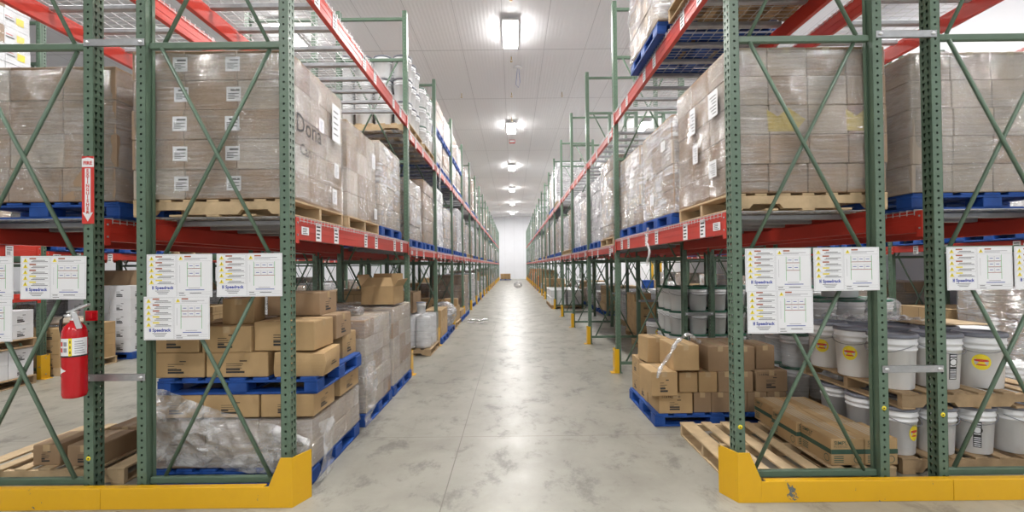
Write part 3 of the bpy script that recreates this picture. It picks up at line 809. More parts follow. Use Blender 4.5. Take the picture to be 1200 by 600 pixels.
def sheets(o, lst, s, w):
    for (y, z, a, c) in lst:
        q = MB(); x0 = s * (w / 2 + .026)
        q.box(x0, x0 + s * .0012, y - a / 2, y + a / 2, z, z + c, 'paper')
        for k in range(6): q.box(x0 + s * .0012, x0 + s * .0018, y - a * .36, y + a * (.05 + .28 * ((k * 7) % 3) / 2), z + c * (.12 + .13 * k), z + c * (.15 + .13 * k), 'ink')
        link('shipping_sheet', q.mesh('shipping_sheet'), o)['label'] = 'white paper sheet'
LO = {o_['label'][:40]: o_ for o_ in bpy.data.objects if o_.name.startswith('wrapped_load')}
for kk, o_ in LO.items():
    if kk.startswith('tan cartons with yellow print'): sheets(o_, [(-.28, .16, .13, .13), (-.30, .62, .16, .2), (.10, .60, .11, .22), (.05, .34, .10, .16)], -1, 1.14)
    if kk.startswith('cloudy wrapped cartons with brown'): sheets(o_, [(.1, .15, .12, .12), (-.3, .66, .12, .1)], -1, 1.16)
    if kk.startswith('tan cartons with white labels in clear'): sheets(o_, [(.30, .30, .10, .13), (.25, .06, .10, .13), (-.02, .62, .09, .11)], 1, 1.14)
    if kk.startswith('wrapped tan cartons second along'): sheets(o_, [(.30, .62, .11, .17), (.36, .05, .1, .12)], 1, 1.16)
# upper level, front right: two loads, their undersides show through the deck
z2 = ztop(0, 2)
shelf('RA', 2.10, 3.80, z2, 'wood2', near_load(1.16, 1.0, 1.15, 3, 3, 5, 'tan', 41, 'film_fog'), 'wrapped load first along the upper right front shelf, close overhead', 'first along the upper right front shelf')
shelf('RA', 2.05, 4.98, z2, 'blue', near_load(1.20, 1.04, 1.35, 3, 3, 5, 'pale', 42, 'film_fog', bulge=.05), 'tall bright wrapped load bulging over the edge of the upper right front shelf', 'second along the upper right front shelf')
# upper level left: buckets in the second bay
z3 = ztop(1, 2)
shelf('LA', LX, 7.50, z3, 'wood', bucket_load(4, 3, 3, .142, .36, 'lidg', 51, None, handle=True), 'white buckets with grey lids stacked in wrap on the upper left shelf', 'under the grey lidded buckets, upper left shelf', cat='pallet load')
shelf('LA', LX, 8.70, z3, 'wood', bucket_load(4, 3, 3, .142, .35, 'lidn', 52, 'film_clear'), 'white buckets with green lids stacked in wrap on the upper left shelf', 'under the green lidded buckets, upper left shelf', cat='pallet load')
# white cartons with yellow labels high across the second aisle
sp = near_load(1.14, 1.0, 1.5, 3, 3, 6, 'white', 53, 'film_clear')
yq = MB(); yq.rectF(0, .09, 0, .09, 0, 'yl'); yq.rectF(.1, .25, .0, .012, 0, 'ink'); ym = yq.mesh('yellow_label')
yq = MB(); TT = Matrix.Rotation(PI / 2, 4, 'Z')
yq.add([(0, 0, 0), (.1, 0, 0), (.1, 0, .1), (0, 0, .1)], [(0, 1, 2, 3)], 'yl', TT); yq.add([(-.14, 0, .02), (-.03, 0, .02), (-.03, 0, .035), (-.14, 0, .035)], [(0, 1, 2, 3)], 'ink', TT); yq.add([(-.14, 0, .06), (-.05, 0, .06), (-.05, 0, .07), (-.14, 0, .07)], [(0, 1, 2, 3)], 'rl', TT)
ym2 = yq.mesh('yellow_label')
sp = [(p[0], p[1], p[2], ([('yellow_label', ym, (-.13, -.168, .10))] if p[2][1] < -.2 else []) + ([('yellow_label', ym2, (.192, -.02, .08))] if p[2][0] > .3 else [])) if p[0] == 'carton' else p for p in sp]
for i, (x, y) in enumerate(((-7.55, 6.1), (-7.6, 4.95))):
    shelf('LC', x, y, ztop(0, 2), 'blue', sp, f'white cartons with yellow labels high across the second aisle, {("nearer the upright", "farther from the upright")[i]}', f'high across the second aisle under white cartons, {("nearer the upright", "farther from the upright")[i]}', False)

# ------------------------------------------------------------------ distant shelf loads
r = random.Random(99)
def slot_y(ys, i, k): return ys[i] + .07 + (ys[i + 1] - ys[i] - .14) * (k + .5) / 2
def bay_loads(row, x, ys, lev, bays, styles, hts, skip=(), zt=ztop):
    for i in bays:
        for k in (0, 1):
            if (i, k) in skip: continue
            st = styles[(i * 2 + k) % len(styles)]; h = hts[(i * 3 + k) % len(hts)]; y = slot_y(ys, i, k) + r.uniform(-.02, .02)
            pk = r.choice(['blue', 'blue', 'wood']); pos = {1: 'lower shelf', 2: 'upper shelf', 0: 'floor level'}[lev] + ', ' + ('near', 'far')[k] + ' half of ' + ORD[i] + ' bay ' + rowdesc[row]
            z = zt(i, lev) + .011 if lev else 0
            pallet(pk, x, y, z, 'at ' + pos, near=(i == 1 and row in ('LA', 'RA')))
            nm = {'tan': 'tan cartons in clear wrap', 'pale': 'pale cartons in cloudy wrap', 'fog': 'white load in thick wrap', 'kraft': 'unwrapped brown cartons', 'white': 'white cartons in wrap', 'orange': 'orange cartons', 'tanfog': 'brown cartons in cloudy wrap'}[st]
            put('wrapped_load' if st not in ('kraft', 'orange') else 'carton_load', far_load(st, h, i * 2 + k), (x + r.uniform(-.02, .02), y, z + PH), f'{nm}, {pos}', 'pallet load', 'pallet loads ' + rowdesc[row])
bay_loads('LA', LX, YS, 1, range(1, 19), ['fog', 'tanfog', 'pale', 'tan', 'fog', 'pale', 'tanfog'], [1.15, 1.0, 1.25, .95])
bay_loads('RA', RX, YS, 1, range(1, 19), ['fog', 'pale', 'tanfog', 'fog', 'pale', 'fog', 'tan'], [1.2, 1.1, 1.0, 1.28], skip=((10, 0), (11, 1), (12, 0), (12, 1), (13, 1)))
for i, k in ((2, 0), (2, 1), (3, 0), (3, 1)):
    y = slot_y(YS, i, k); z = ztop(i, 2) + .011
    for t, tn in enumerate(('lower', 'upper')):
        pallet('blue', LX, y, z, f'upper shelf left of the aisle, {ORD[i]} bay {("near", "far")[k]} half, {tn} of two stacked')
        put('wrapped_load', far_load(('pale', 'tan')[(k + t) % 2], .58, i + t), (LX + .02 * t, y, z + PH), f'pale cartons, {tn} of two stacked loads, upper shelf, {("near", "far")[k]} half of {ORD[i]} bay left', 'pallet load', 'stacked pallet loads left of the aisle')
        z += PH + .58 + .03
bay_loads('LA', LX, YS, 2, range(4, 15), ['pale', 'tan', 'fog', 'tanfog', 'pale', 'tan'], [1.1, 1.3, 1.0, 1.2, .9], skip=((4, 0), (5, 0), (6, 1), (7, 0), (7, 1), (8, 1), (9, 0), (10, 0), (10, 1), (12, 0), (12, 1), (13, 0)))
bay_loads('RA', RX, YS, 2, [4, 5, 6, 9, 10, 13], ['fog', 'white', 'pale'], [1.2, 1.35], skip=((4, 0), (6, 1), (10, 1)))
bay_loads('LB', -3.47, YS, 1, range(1, 5), ['tan', 'pale', 'fog'], [1.0, 1.2])
bay_loads('RB', 3.49, YS, 1, range(1, 5), ['pale', 'tan', 'fog'], [1.0, 1.2])
bay_loads('RC', 7.6, YRC, 1, range(0, 8), ['tan', 'pale', 'fog'], [1.0, 1.2], zt=zrc)
bay_loads('LC', -7.6, YS, 1, range(0, 7), ['fog', 'tan', 'white'], [1.0, 1.1])
bay_loads('LD', -8.96, YS[1:], 1, range(0, 5), ['white', 'tan', 'fog'], [.9, 1.0], zt=lambda a, b_: 1.912)
bay_loads('LD', -8.96, YS[1:], 0, range(0, 5), ['tan', 'white', 'kraft'], [.9, 1.1])
# floor level far along the aisle
bay_loads('LA', LX, YS, 0, range(5, 18), ['tan', 'fog', 'kraft', 'pale', 'tanfog', 'fog'], [.9, 1.2, .5, 1.3, .8], skip=((5, 0), (8, 0), (9, 1)))
bay_loads('RA', RX, YS, 0, range(7, 18), ['kraft', 'orange', 'orange', 'kraft', 'fog', 'orange'], [.5, 1.0, .8, 1.2], skip=((7, 0), (8, 1)))
bay_loads('RC', 7.6, YRC, 0, range(0, 8), ['tan', 'fog', 'tanfog', 'kraft'], [1.1, .7, 1.3])
bay_loads('LC', -7.6, YS, 0, range(2, 8), ['tan', 'kraft', 'fog', 'white'], [.9, .6, 1.1])
bay_loads('LB', -3.47, YS, 0, range(2, 8), ['kraft', 'tan', 'fog', 'kraft'], [.6, .9, 1.0, .4])
bay_loads('RB', 3.49, YS, 0, range(2, 8), ['kraft', 'fog', 'white', 'tan'], [.8, .55, 1.1], skip=((2, 0), (3, 1)))

# ------------------------------------------------------------------ floor, left front bay
pallet('blue', -2.11, 3.93, 0, 'on the floor, lowest in the left front bay', True, sy=1.05)
put('wrapped_load', near_load(1.20, 1.04, .352, 3, 3, 2, 'pale', 61, 'film'), (-2.11, 3.94, PH), 'two tiers of pale cartons in film, bottom of the left front floor stack', 'pallet load', 'wrapped pallet loads')
zt1 = PH + .378
g = 'brown cartons in the left front bay'
xs = [(-2.70, -2.34), (-2.33, -1.91), (-1.90, -1.50)]
nmz = ['beside the rear post', 'in the middle', 'at the aisle corner']
for i, (a, c_) in enumerate(xs):
    carton((a + c_) / 2, 3.62, zt1, c_ - a - .006, .40, .168, f'brown carton under the upper blue pallet, front row, {nmz[i]}', 'kraft', prints='FR' if i == 2 else 'F', group=g)
    carton((a + c_) / 2, 4.18, zt1, c_ - a - .006, .46, .168, f'brown carton under the upper blue pallet, back row, {nmz[i]}', 'kraft', prints='R' if i == 2 else '', group=g)
zp = zt1 + .170
pallet('blue', -2.075, 3.92, zp, 'sandwiched halfway up the left front floor stack', True)
zq = zp + PH
h1 = .185
rows1 = [(-2.74, -2.33), (-2.32, -1.85), (-1.84, -1.47)]
for i, (a, c_) in enumerate(rows1):
    carton((a + c_) / 2 + (.03 if i == 2 else 0), 3.62, zq, c_ - a - .006, .36, h1, f'brown carton on the upper blue pallet, bottom tier front, {nmz[i]}', 'kraft', prints='FR' if i == 2 else 'F', group=g, rz=.05 if i == 2 else 0)
    if i < 2: carton((a + c_) / 2 - .02 * i, 4.02, zq, c_ - a - .006 - .08 * i, .38, h1, f'brown carton on the upper blue pallet, bottom tier second row, {nmz[i]}', 'kraft', prints='', group=g)
carton(-1.72, 4.28, zq, .36, .34, .212, 'brown carton at the far aisle corner of the upper blue pallet', 'kraft', prints='FR', group=g)
zr = zq + h1 + .002
h2 = .195
carton(-2.56, 3.64, zr, .36, .38, h2, 'brown carton in the second tier behind the stacked capacity signs', 'kraft', group=g)
carton(-2.165, 3.64, zr, .37, .40, h2, 'brown carton in the second tier crossed by the diagonal brace', 'kraft', group=g)
carton(-1.735, 3.63, zr + .004, .46, .34, .22, 'wide brown carton in the second tier at the aisle corner beside the upright', 'kraft', prints='F', group=g, rz=-.03)
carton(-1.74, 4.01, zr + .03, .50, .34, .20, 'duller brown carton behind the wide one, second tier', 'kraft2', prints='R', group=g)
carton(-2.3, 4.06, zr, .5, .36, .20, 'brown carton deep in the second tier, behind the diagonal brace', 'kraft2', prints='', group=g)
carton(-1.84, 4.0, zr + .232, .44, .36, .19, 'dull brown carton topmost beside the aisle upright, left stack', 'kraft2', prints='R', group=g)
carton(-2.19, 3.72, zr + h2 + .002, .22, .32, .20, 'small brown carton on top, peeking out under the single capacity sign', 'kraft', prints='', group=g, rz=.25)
# crushed carton at the aisle corner: sagging, dented board
def crushed(w, d, h, m_):
    b = MB(); n = 9
    def D(p):
        x, y, z = p; k = noise.noise(Vector((x * 7 + 3, y * 7, z * 9))); k2 = noise.noise(Vector((x * 9, y * 8 + 5, z * 8)))
        zz = z / h; out = 1 + .05 * math.sin(PI * zz) * (x / w + .5)
        return (x * out + .016 * k, y + .014 * k2 - .01 * math.sin(PI * zz), max(0, z * (1 - .10 * (x / w + .5) * (.5 - y / d)) + .004 * k * zz))
    def face(o, u, v):
        vs = [D([o[a] + u[a] * i / (n - 1) + v[a] * j / (n - 1) for a in range(3)]) for j in range(n) for i in range(n)]
        b.add(vs, [(j * n + i, j * n + i + 1, (j + 1) * n + i + 1, (j + 1) * n + i) for j in range(n - 1) for i in range(n - 1)], m_)
    x, y = -w / 2, -d / 2
    face((x, y, 0), (w, 0, 0), (0, 0, h)); face((x, -y, 0), (w, 0, 0), (0, 0, h)); face((x, y, 0), (0, d, 0), (0, 0, h)); face((-x, y, 0), (0, d, 0), (0, 0, h)); face((x, y, h), (w, 0, 0), (0, d, 0)); face((x, y, 0), (w, 0, 0), (0, d, 0))
    return b.mesh('carton')
for o_ in bpy.data.objects:
    if o_.get('label') == 'brown carton on the upper blue pallet, bottom tier front, at the aisle corner':
        o_.data = crushed(.36, .35, h1 - .002, 'kraft'); o_['label'] = 'dented sagging brown carton on the upper blue pallet at the aisle corner'
        for c_ in list(o_.children): bpy.data.objects.remove(c_)
        t = MB(); t.add([(.196, -.06, .06), (.196, .06, .06), (.196, .06, .068), (.196, -.06, .068), (.196, -.05, .08), (.196, .02, .08), (.196, .02, .086), (.196, -.05, .086)], [(0, 1, 2, 3), (4, 5, 6, 7)], 'ink'); link('printed_text', t.mesh('printed_text'), o_)
        break
# loose film hanging over the lower cartons
def film_sheet(name, fn, nu, nv, label, loc=(0, 0, 0), m_='film_loose'):
    b = MB(); b.grid(fn, nu, nv, m_); o = link(name, b.mesh(name), None, loc); tag(o, label, 'plastic film', 'loose plastic film'); return o
def drape(u, v):
    x = -2.76 + 1.26 * u
    top = .73 - .28 * u - .10 * u * u + .02 * math.sin(9 * u)
    z = top * (1 - v) + (.135 + .03 * math.sin(7 * u)) * v
    q = noise.noise(Vector((x * 4, z * 5, 2))) + .6 * noise.noise(Vector((x * 11 + z * 9, z * 13 - x * 5, 5)))
    return (x, 3.385 + .03 * q - .035 * math.sin(PI * v) - .02 * u, z + .012 * q)
film_sheet('plastic_film', drape, 90, 40, 'crumpled clear film sheet hanging over the lowest cartons of the left stack')
def drape2(u, v):
    a = u * .6; x = -1.475 + .012 + .05 * math.sin(PI * v) * (1 - u) ; y = 3.40 + .30 * u; z = .46 - .43 * v - .04 * u
    q = noise.noise(Vector((y * 12, z * 12, 9)))
    return (x + .02 * q, y - .05 * (1 - u) * v, z + .02 * q)
film_sheet('plastic_film', drape2, 24, 24, 'twist of clear film bunched at the aisle corner of the left floor pallet')
def drape3(u, v):
    y = 4.35 + .38 * u; z = .66 - .64 * v * (1 - .6 * u); q = noise.noise(Vector((y * 10, z * 11, 4)))
    return (-1.45 + .05 * v + .05 * q, y, z + .02 * q)
film_sheet('plastic_film', drape3, 24, 20, 'torn white film sticking out between the first and second left floor stacks')

# second and third floor stacks on the left
shelf('', -2.10, 5.12, -.011, 'blue', near_load(1.18, .92, .95, 3, 3, 5, 'pale', 62, 'film'), 'pale cartons in cloudy film, second floor stack left of the aisle', 'second on the floor left of the aisle')
shelf('', -2.10, 6.20, -.011, 'blue', near_load(1.18, .96, .98, 3, 3, 5, 'pale', 63, 'film'), 'pale cartons in cloudy film under the open box, third left floor stack', 'third on the floor left of the aisle')
# open carton on top of the third stack
b = MB(); w, d, hh, t = .42, .42, .23, .004
b.box(-w / 2, w / 2, -d / 2, -d / 2 + t, 0, hh, 'kraft'); b.box(-w / 2, w / 2, d / 2 - t, d / 2, 0, hh, 'kraft'); b.box(-w / 2, -w / 2 + t, -d / 2, d / 2, 0, hh, 'kraft'); b.box(w / 2 - t, w / 2, -d / 2, d / 2, 0, hh, 'kraft'); b.box(-w / 2, w / 2, -d / 2, d / 2, 0, t, 'kraft')
body = b.mesh('open_carton')
def flap(pts):
    q = MB(); n = len(pts); P = [Vector(p) for p in pts]; nn = (P[1] - P[0]).cross(P[2] - P[0]).normalized() * .004
    q.add(P + [p + nn for p in P], [tuple(range(n)), tuple(range(2 * n - 1, n - 1, -1))] + [(i, i + n, (i + 1) % n + n, (i + 1) % n) for i in range(n)], 'kraft'); return q.mesh('flap')
o = put('open_carton', [('flap', flap([(-.21, -.21, hh), (.21, -.21, hh), (.15, -.12, hh + .11), (-.15, -.12, hh + .11)])),
                        ('flap', flap([(-.21, .21, hh), (.21, .21, hh), (.20, .22, hh + .16), (-.20, .22, hh + .16)])),
                        ('flap', flap([(-.21, -.21, hh), (-.21, .21, hh), (-.27, .20, hh + .15), (-.27, -.20, hh + .15)])),
                        ('flap', flap([(.21, -.21, hh), (.21, .21, hh), (.27, .20, hh + .09), (.27, -.20, hh + .09)]))],
        (-1.72, 6.02, .125 + .98 + .035), 'open brown carton with raised flaps on top of the third left floor stack', 'cardboard box', None, -.06, body)
pm = MB(); pm.tube([(-2.35, 5.3, 1.13), (-2.0, 5.25, 1.14), (-1.7, 5.1, 1.13)], [.05, .06, .05], 'film_loose', 10)
tag(link('film_roll', pm.mesh('film_roll')), 'rolled up clear film lying on the second left floor stack', 'plastic film')

# fourth: sacks and rolls in film, bucket on top
sp = []
q = MB(); q.lathe([(.05, 0), (.135, .005), (.14, .05), (.14, .52), (.13, .57), (.04, .58)], 'white', 20); rm = q.mesh('white_roll')
for i in range(4):
    for j in range(3): sp.append(('white_roll', rm, (-.44 + .29 * i, -.30 + .30 * j, 0)))
sp.append(('stretch_wrap', shell(1.16, .92, .59, 71, 'film', .006, .03)))
pallet('wood2', -2.1, 8.75, 0, 'under the wrapped white rolls, second bay left of the aisle')
put('wrapped_load', sp, (-2.10, 8.75, PH), 'upright white rolls in clear wrap before the third left upright', 'pallet load', 'wrapped pallet loads')
bucket(-1.70, 8.42, PH + .63, .085, .21, 'small white pail standing on the wrapped white rolls', 'lidg', handle=False)
rr_ = random.Random(4); n = 0
def loose_stack(x, y, z, cols, rows, tiers, cw, cd, ch, desc, m_='kraft', drop=.15, group=None):
    k = 0
    for t in range(tiers):
        for i in range(cols):
            for j in range(rows):
                if t == tiers - 1 and rr_.random() < .45: continue
                if t and 0 < i < cols - 1 and 0 < j < rows - 1: continue
                side = ('aisle side', 'inner side')[int((i < cols / 2) == (x > 0)) ^ 1]
                o = carton(x + (i - (cols - 1) / 2) * cw, y + (j - (rows - 1) / 2) * cd, z + t * (ch + .001), cw - .008, cd - .008, ch,
                           f'brown carton {desc}, {ORD[t]} tier, {ORD[j]} row, {ORD[i]} across', m_, rz=rr_.uniform(-.015, .015), prints='F' if j == 0 else '', group=group, tape='tape')
loose_stack(-2.25, 8.80, PH + .63, 2, 2, 2, .40, .36, .19, 'on the wrapped rolls', 'kraft2', group='loose cartons, second bay left')
pallet('blue', -2.08, 10.0, 0, 'under the loose cartons and white bag, third bay left of the aisle')
loose_stack(-2.08, 10.0, PH, 3, 3, 3, .38, .31, .19, 'beyond the third left upright', group='loose cartons, third bay left')
def bag(name, x, y, z, sx, sy, sz, seed, label, m_='white'):
    b = MB()
    def fn(u, v):
        a = 2 * PI * u; ph = PI * v; q = 1 + .28 * noise.noise(Vector((math.cos(a) * 2 + seed, math.sin(a) * 2, v * 4))) + .12 * noise.noise(Vector((math.cos(a) * 7, math.sin(a) * 7 + seed, v * 9)))
        rr = math.sin(ph) ** .7 * q
        return (sx * rr * math.cos(a), sy * rr * math.sin(a), max(0, sz * (.5 - .5 * math.cos(ph)) * (.8 + .2 * q)))
    b.grid(fn, 36, 18, m_, close=True); tag(link(name, b.mesh(name), None, (x, y, z)), label, 'plastic bag')
bag('plastic_bag', -1.72, 11.15, PH, .30, .46, .62, 3, 'large white plastic bag slumped at the aisle edge beyond the third left upright', 'film_fog')
pallet('blue', -2.1, 11.2, 0, 'under the slumped white plastic bag left of the aisle')
bag('plastic_bag', -2.42, 11.2, PH, .24, .42, .42, 8, 'white plastic bag behind the slumped one left of the aisle', 'film_fog')
pallet('wood', -2.1, 12.6, 0, 'fourth bay left of the aisle, near half'); loose_stack(-2.1, 12.6, PH, 3, 3, 3, .38, .31, .2, 'beyond the fourth left upright', group='loose cartons, fourth bay left')
pallet('blue', -2.1, 13.8, 0, 'fourth bay left of the aisle, far half'); loose_stack(-2.1, 13.8, PH, 3, 3, 2, .38, .31, .2, 'farther in the fourth left bay', group='loose cartons, fourth bay left, far')
pallet('blue', -2.1, 15.1, 0, 'fifth bay left of the aisle, near half')
put('wrapped_load', far_load('tan', 1.2, 2), (-2.1, 15.1, PH), 'tan wrapped cartons on the floor beyond the fifth left upright', 'pallet load', 'wrapped pallet loads')
for k, (x, y, s_, lb) in enumerate(((-1.05, 13.6, .3, 'scrap of clear film lying on the aisle floor at the left'), (-1.02, 12.9, .30, 'crumpled film trailing on the floor by the left pallets'))):
    film_sheet('floor_film', lambda u, v, s_=s_: (s_ * (u - .5) * 2, s_ * .5 * (v - .5) * 2 + .1 * math.sin(8 * u), .012 + .07 * abs(noise.noise(Vector((u * 5, v * 4, s_ * 9))))), 24, 10, lb, (x, y, 0), 'film_fog')
bag('plastic_bag', .35, 33.0, 0, .28, .24, .45, 5, 'white plastic bag standing alone far down the aisle floor', 'film_fog')

# back-to-back row on the left: nearly empty pallet with a few cartons
pallet('wood', -3.55, 3.95, 0, 'on the floor below the fire extinguisher holding a few cartons', True)
g = 'cartons below the fire extinguisher'
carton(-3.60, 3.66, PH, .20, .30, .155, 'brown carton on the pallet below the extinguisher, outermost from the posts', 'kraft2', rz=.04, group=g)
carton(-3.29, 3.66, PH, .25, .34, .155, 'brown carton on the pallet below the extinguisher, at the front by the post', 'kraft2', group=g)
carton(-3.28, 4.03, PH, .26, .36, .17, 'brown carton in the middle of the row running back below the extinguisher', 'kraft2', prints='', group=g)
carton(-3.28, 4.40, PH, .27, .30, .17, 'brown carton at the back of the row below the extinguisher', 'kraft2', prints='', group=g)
# floor loads across the second aisle (left)
def white_stack(x, y, z, nx, ny, nz, cw, cd, ch, desc, m_='white', group=None):
    for t in range(nz):
        for i in range(nx):
            for j in range(ny):
                if i < nx - 1 and j > 0: continue
                carton(x + (i - (nx - 1) / 2) * cw, y + (j - (ny - 1) / 2) * cd, z + t * (ch + .001), cw - .006, cd - .006, ch, f'{"white" if m_ == "white" else "brown"} carton {desc}, {ORD[t]} tier, {ORD[j]} row, {ORD[i]} across', m_,
                       prints='FR' if m_ == 'white' else 'F', group=group, tape=None)
pallet('wood', -7.55, 7.5, 0, 'across the second aisle behind the extinguisher')
white_stack(-7.55, 7.5, PH, 4, 4, 3, .29, .25, .2, 'beyond the guarded upright far left', 'kraft', 'brown cartons across the second aisle')
pallet('blue', -7.5, 8.75, 0, 'across the second aisle under white cartons')
white_stack(-7.5, 8.75, PH, 3, 3, 5, .38, .33, .24, 'far left beside brown ones', 'white', 'white cartons across the second aisle')
pallet('wood2', -7.5, 6.1, 0, 'across the second aisle, before the guarded upright')
white_stack(-7.5, 6.1, PH, 3, 3, 2, .38, .33, .2, 'before the guarded upright far left', 'white', 'white cartons before the guarded upright')
pallet('wood2', -7.5, 6.1, PH + .41, 'across the second aisle, upper of two, before the guarded upright')
white_stack(-7.5, 6.1, 2 * PH + .41, 3, 3, 2, .38, .33, .2, 'upper layer, before the guarded upright far left', 'white', 'upper white cartons before the guarded upright')
bag('sack', -7.3, 7.5, PH + .61, .42, .3, .12, 2, 'pale paper sack lying on brown cartons across the second aisle', 'pale')
carton(-7.45, 8.8, PH + 5 * .241, .9, .5, .28, 'wide brown carton on top of white ones across the second aisle', 'kraft2', prints='')

# ------------------------------------------------------------------ floor, right front bay
pallet('wood', 2.165, 3.82, 0, 'beside the right front post, half empty with green banded cartons', True)
g = 'green banded cartons'
def simply(x, y, z, label, nm='SIMPLY'):
    w, d, h = .242, .35, .195
    b = MB()
    for s_, T in (('F', Matrix.Translation((0, -d / 2 - .0006, 0))), ('L', Matrix.Translation((-w / 2 - .0006, 0, 0)) @ Matrix.Rotation(-PI / 2, 4, 'Z'))):
        ww = w if s_ == 'F' else d
        b.add([(-ww / 2, 0, h * .42), (ww / 2, 0, h * .42), (ww / 2, 0, h * .60), (-ww / 2, 0, h * .60)], [(0, 1, 2, 3)], 'dgreen', T)
        b.text('SIMPLY', .040, -ww / 2 + .02, h * .77, -.0004, 'dgreen', 'LEFT', T, bold=.0003); b.text('POTATOES', .020, -ww / 2 + .02, h * .66, 0, 'dgreen', 'LEFT', T)
        for i in range(4): b.add([(-ww / 2 + .02, 0, .02 + i * .014), (-ww / 2 + .09, 0, .02 + i * .014), (-ww / 2 + .09, 0, .027 + i * .014), (-ww / 2 + .02, 0, .027 + i * .014)], [(0, 1, 2, 3)], 'dgreen', T)
        n = 18
        b.add([(ww / 2 - .05 + .028 * math.cos(2 * PI * i / n), 0, .042 + .028 * math.sin(2 * PI * i / n)) for i in range(n)] + [(ww / 2 - .05 + .023 * math.cos(2 * PI * i / n), 0, .042 + .023 * math.sin(2 * PI * i / n)) for i in range(n)],
              [(i, (i + 1) % n, n + (i + 1) % n, n + i) for i in range(n)], 'dgreen', T)
    t = MB()
    for q in (-.04, -.01, .02, .05): t.box(q, q + .012, -d / 2, d / 2, h + .0002, h + .001, 'ctape')
    put('carton', [('printed_text', b.mesh('printed_text'), (0, 0, 0), None, 'dark green band and lettering'), ('packing_tape', t.mesh('packing_tape'))], (x, y, z), label, 'cardboard box', g, 0, carton_mesh(w, d, h, 'kraft'))
for j, (yy, ox) in enumerate(((3.53, 0), (3.885, -.035), (4.24, .0))):
    for i, xx in enumerate((2.44, 2.686)):
        simply(xx + ox, yy, PH + .001, f'brown carton with dark green band, {("front", "middle", "back")[j]} row, {("nearer the aisle", "farther from the aisle")[i]}')
# blue pallet of brown cartons
pallet('blue', 2.02, 5.05, 0, 'under loose brown cartons right of the aisle', True, sx=1.04)
g = 'brown cartons on the right blue pallet'
pal_txt = [('1-1.0 PALERMO', .026, -.13, .145)]
def RC_(px0, px1, pt, pb, Y, d, lb, m_='kraft', **k): return carton_px(px0, px1, pt, pb, Y, d, lb + ', right blue pallet', m_, group=g, **k)
RC_(771, 811, 462, 486, 4.56, .36, 'brown carton with black lettering at the aisle corner, bottom tier', z=PH, h=.2, txt=[('1-1.0 PALERMO', .028, -.14, .155)])
xs = (812, 833, 854, 875, 898, 921)
for i in range(5): RC_(xs[i], xs[i + 1], 462, 486, 4.58, .34, f'plain brown carton in the bottom tier, {ORD[i]} from the lettered corner one', 'kraft2', z=PH, h=.2, prints='')
zz = PH + .202
for i, yy in enumerate((5.085, 5.40)):
    for k, xx in enumerate((1.56, 1.82, 2.08, 2.34)):
        carton(xx, yy, PH, .25, .30, .2, f'brown carton of the bottom tier, {("middle", "back")[i]} row, {ORD[k]} from the aisle, right blue pallet', 'kraft', group=g, prints='L' if k == 0 else '')
        if not (k == 0 and i == 0) or True: carton(xx, yy, zz, .25, .30, .2, f'brown carton of the second tier, {("middle", "back")[i]} row, {ORD[k]} from the aisle, right blue pallet', 'kraft', group=g, prints='L' if k == 0 else '')
RC_(762, 793, 434, 463, 4.46, .40, 'brown carton jutting forward over the aisle corner, second tier', z=zz, h=.235, rz=.03)
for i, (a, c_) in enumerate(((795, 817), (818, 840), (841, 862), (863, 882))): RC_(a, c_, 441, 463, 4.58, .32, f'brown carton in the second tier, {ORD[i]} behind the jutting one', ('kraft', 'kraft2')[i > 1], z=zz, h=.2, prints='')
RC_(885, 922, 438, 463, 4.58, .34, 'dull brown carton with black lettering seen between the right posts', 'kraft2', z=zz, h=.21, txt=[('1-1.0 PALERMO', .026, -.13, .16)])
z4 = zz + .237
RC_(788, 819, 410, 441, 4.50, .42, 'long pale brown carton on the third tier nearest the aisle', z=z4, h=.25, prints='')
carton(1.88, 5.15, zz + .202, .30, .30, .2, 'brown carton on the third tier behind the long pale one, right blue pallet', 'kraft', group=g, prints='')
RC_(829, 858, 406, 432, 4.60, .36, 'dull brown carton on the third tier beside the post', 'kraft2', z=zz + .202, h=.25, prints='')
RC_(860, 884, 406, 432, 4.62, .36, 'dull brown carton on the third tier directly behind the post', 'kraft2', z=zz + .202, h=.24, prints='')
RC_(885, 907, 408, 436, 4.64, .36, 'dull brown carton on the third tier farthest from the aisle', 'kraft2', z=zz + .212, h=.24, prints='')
carton(2.32, 5.18, zz + .202, .5, .34, .22, 'brown carton lying across the back of the third tier, right blue pallet', 'kraft2', group=g, prints='')
o = carton(1.555, 5.12, zz + .215, .24, .27, .27, 'tilted brown carton with an open flap perched near the aisle, right blue pallet', 'kraft', group=g, prints='', tilt=(0, .04, .12))
link('flap', flap([(.12, -.13, .27), (.12, .13, .27), (.19, .12, .22), (.19, -.12, .22)]), o)
t = MB(); pts = []
for i in range(25):
    u = i / 24; pts.append((1.38 + .50 * u, 4.40 + .18 * u + .02 * math.sin(14 * u), .52 + .40 * math.sin(PI * min(1, u * .72)) - .02 * u + .012 * math.sin(20 * u)))
t.tube(pts, [.010 + .012 * abs(math.sin(i * .9)) for i in range(25)], 'film_loose', 8); tag(link('film_strip', t.mesh('film_strip')), 'twisted strip of clear film arching over the right carton stack', 'plastic film')

for k_, (x, y, z1, l, lb) in enumerate(((1.50, 5.05, 2.02, .42, 'torn strip of clear film hanging over the right lower beam'), (-1.49, 9.4, 3.75, .55, 'torn strip of clear film hanging from the upper left shelf'))):
    t = MB(); pts = [(x + .008 * math.sin(i * .9), y + .03 * math.sin(i * .5), z1 - l * i / 14) for i in range(15)]
    t.tube(pts, [.008 + .010 * abs(math.sin(i * 1.1 + 1)) for i in range(15)], 'film_loose', 8); tag(link('hanging_film', t.mesh('hanging_film')), lb, 'plastic film')
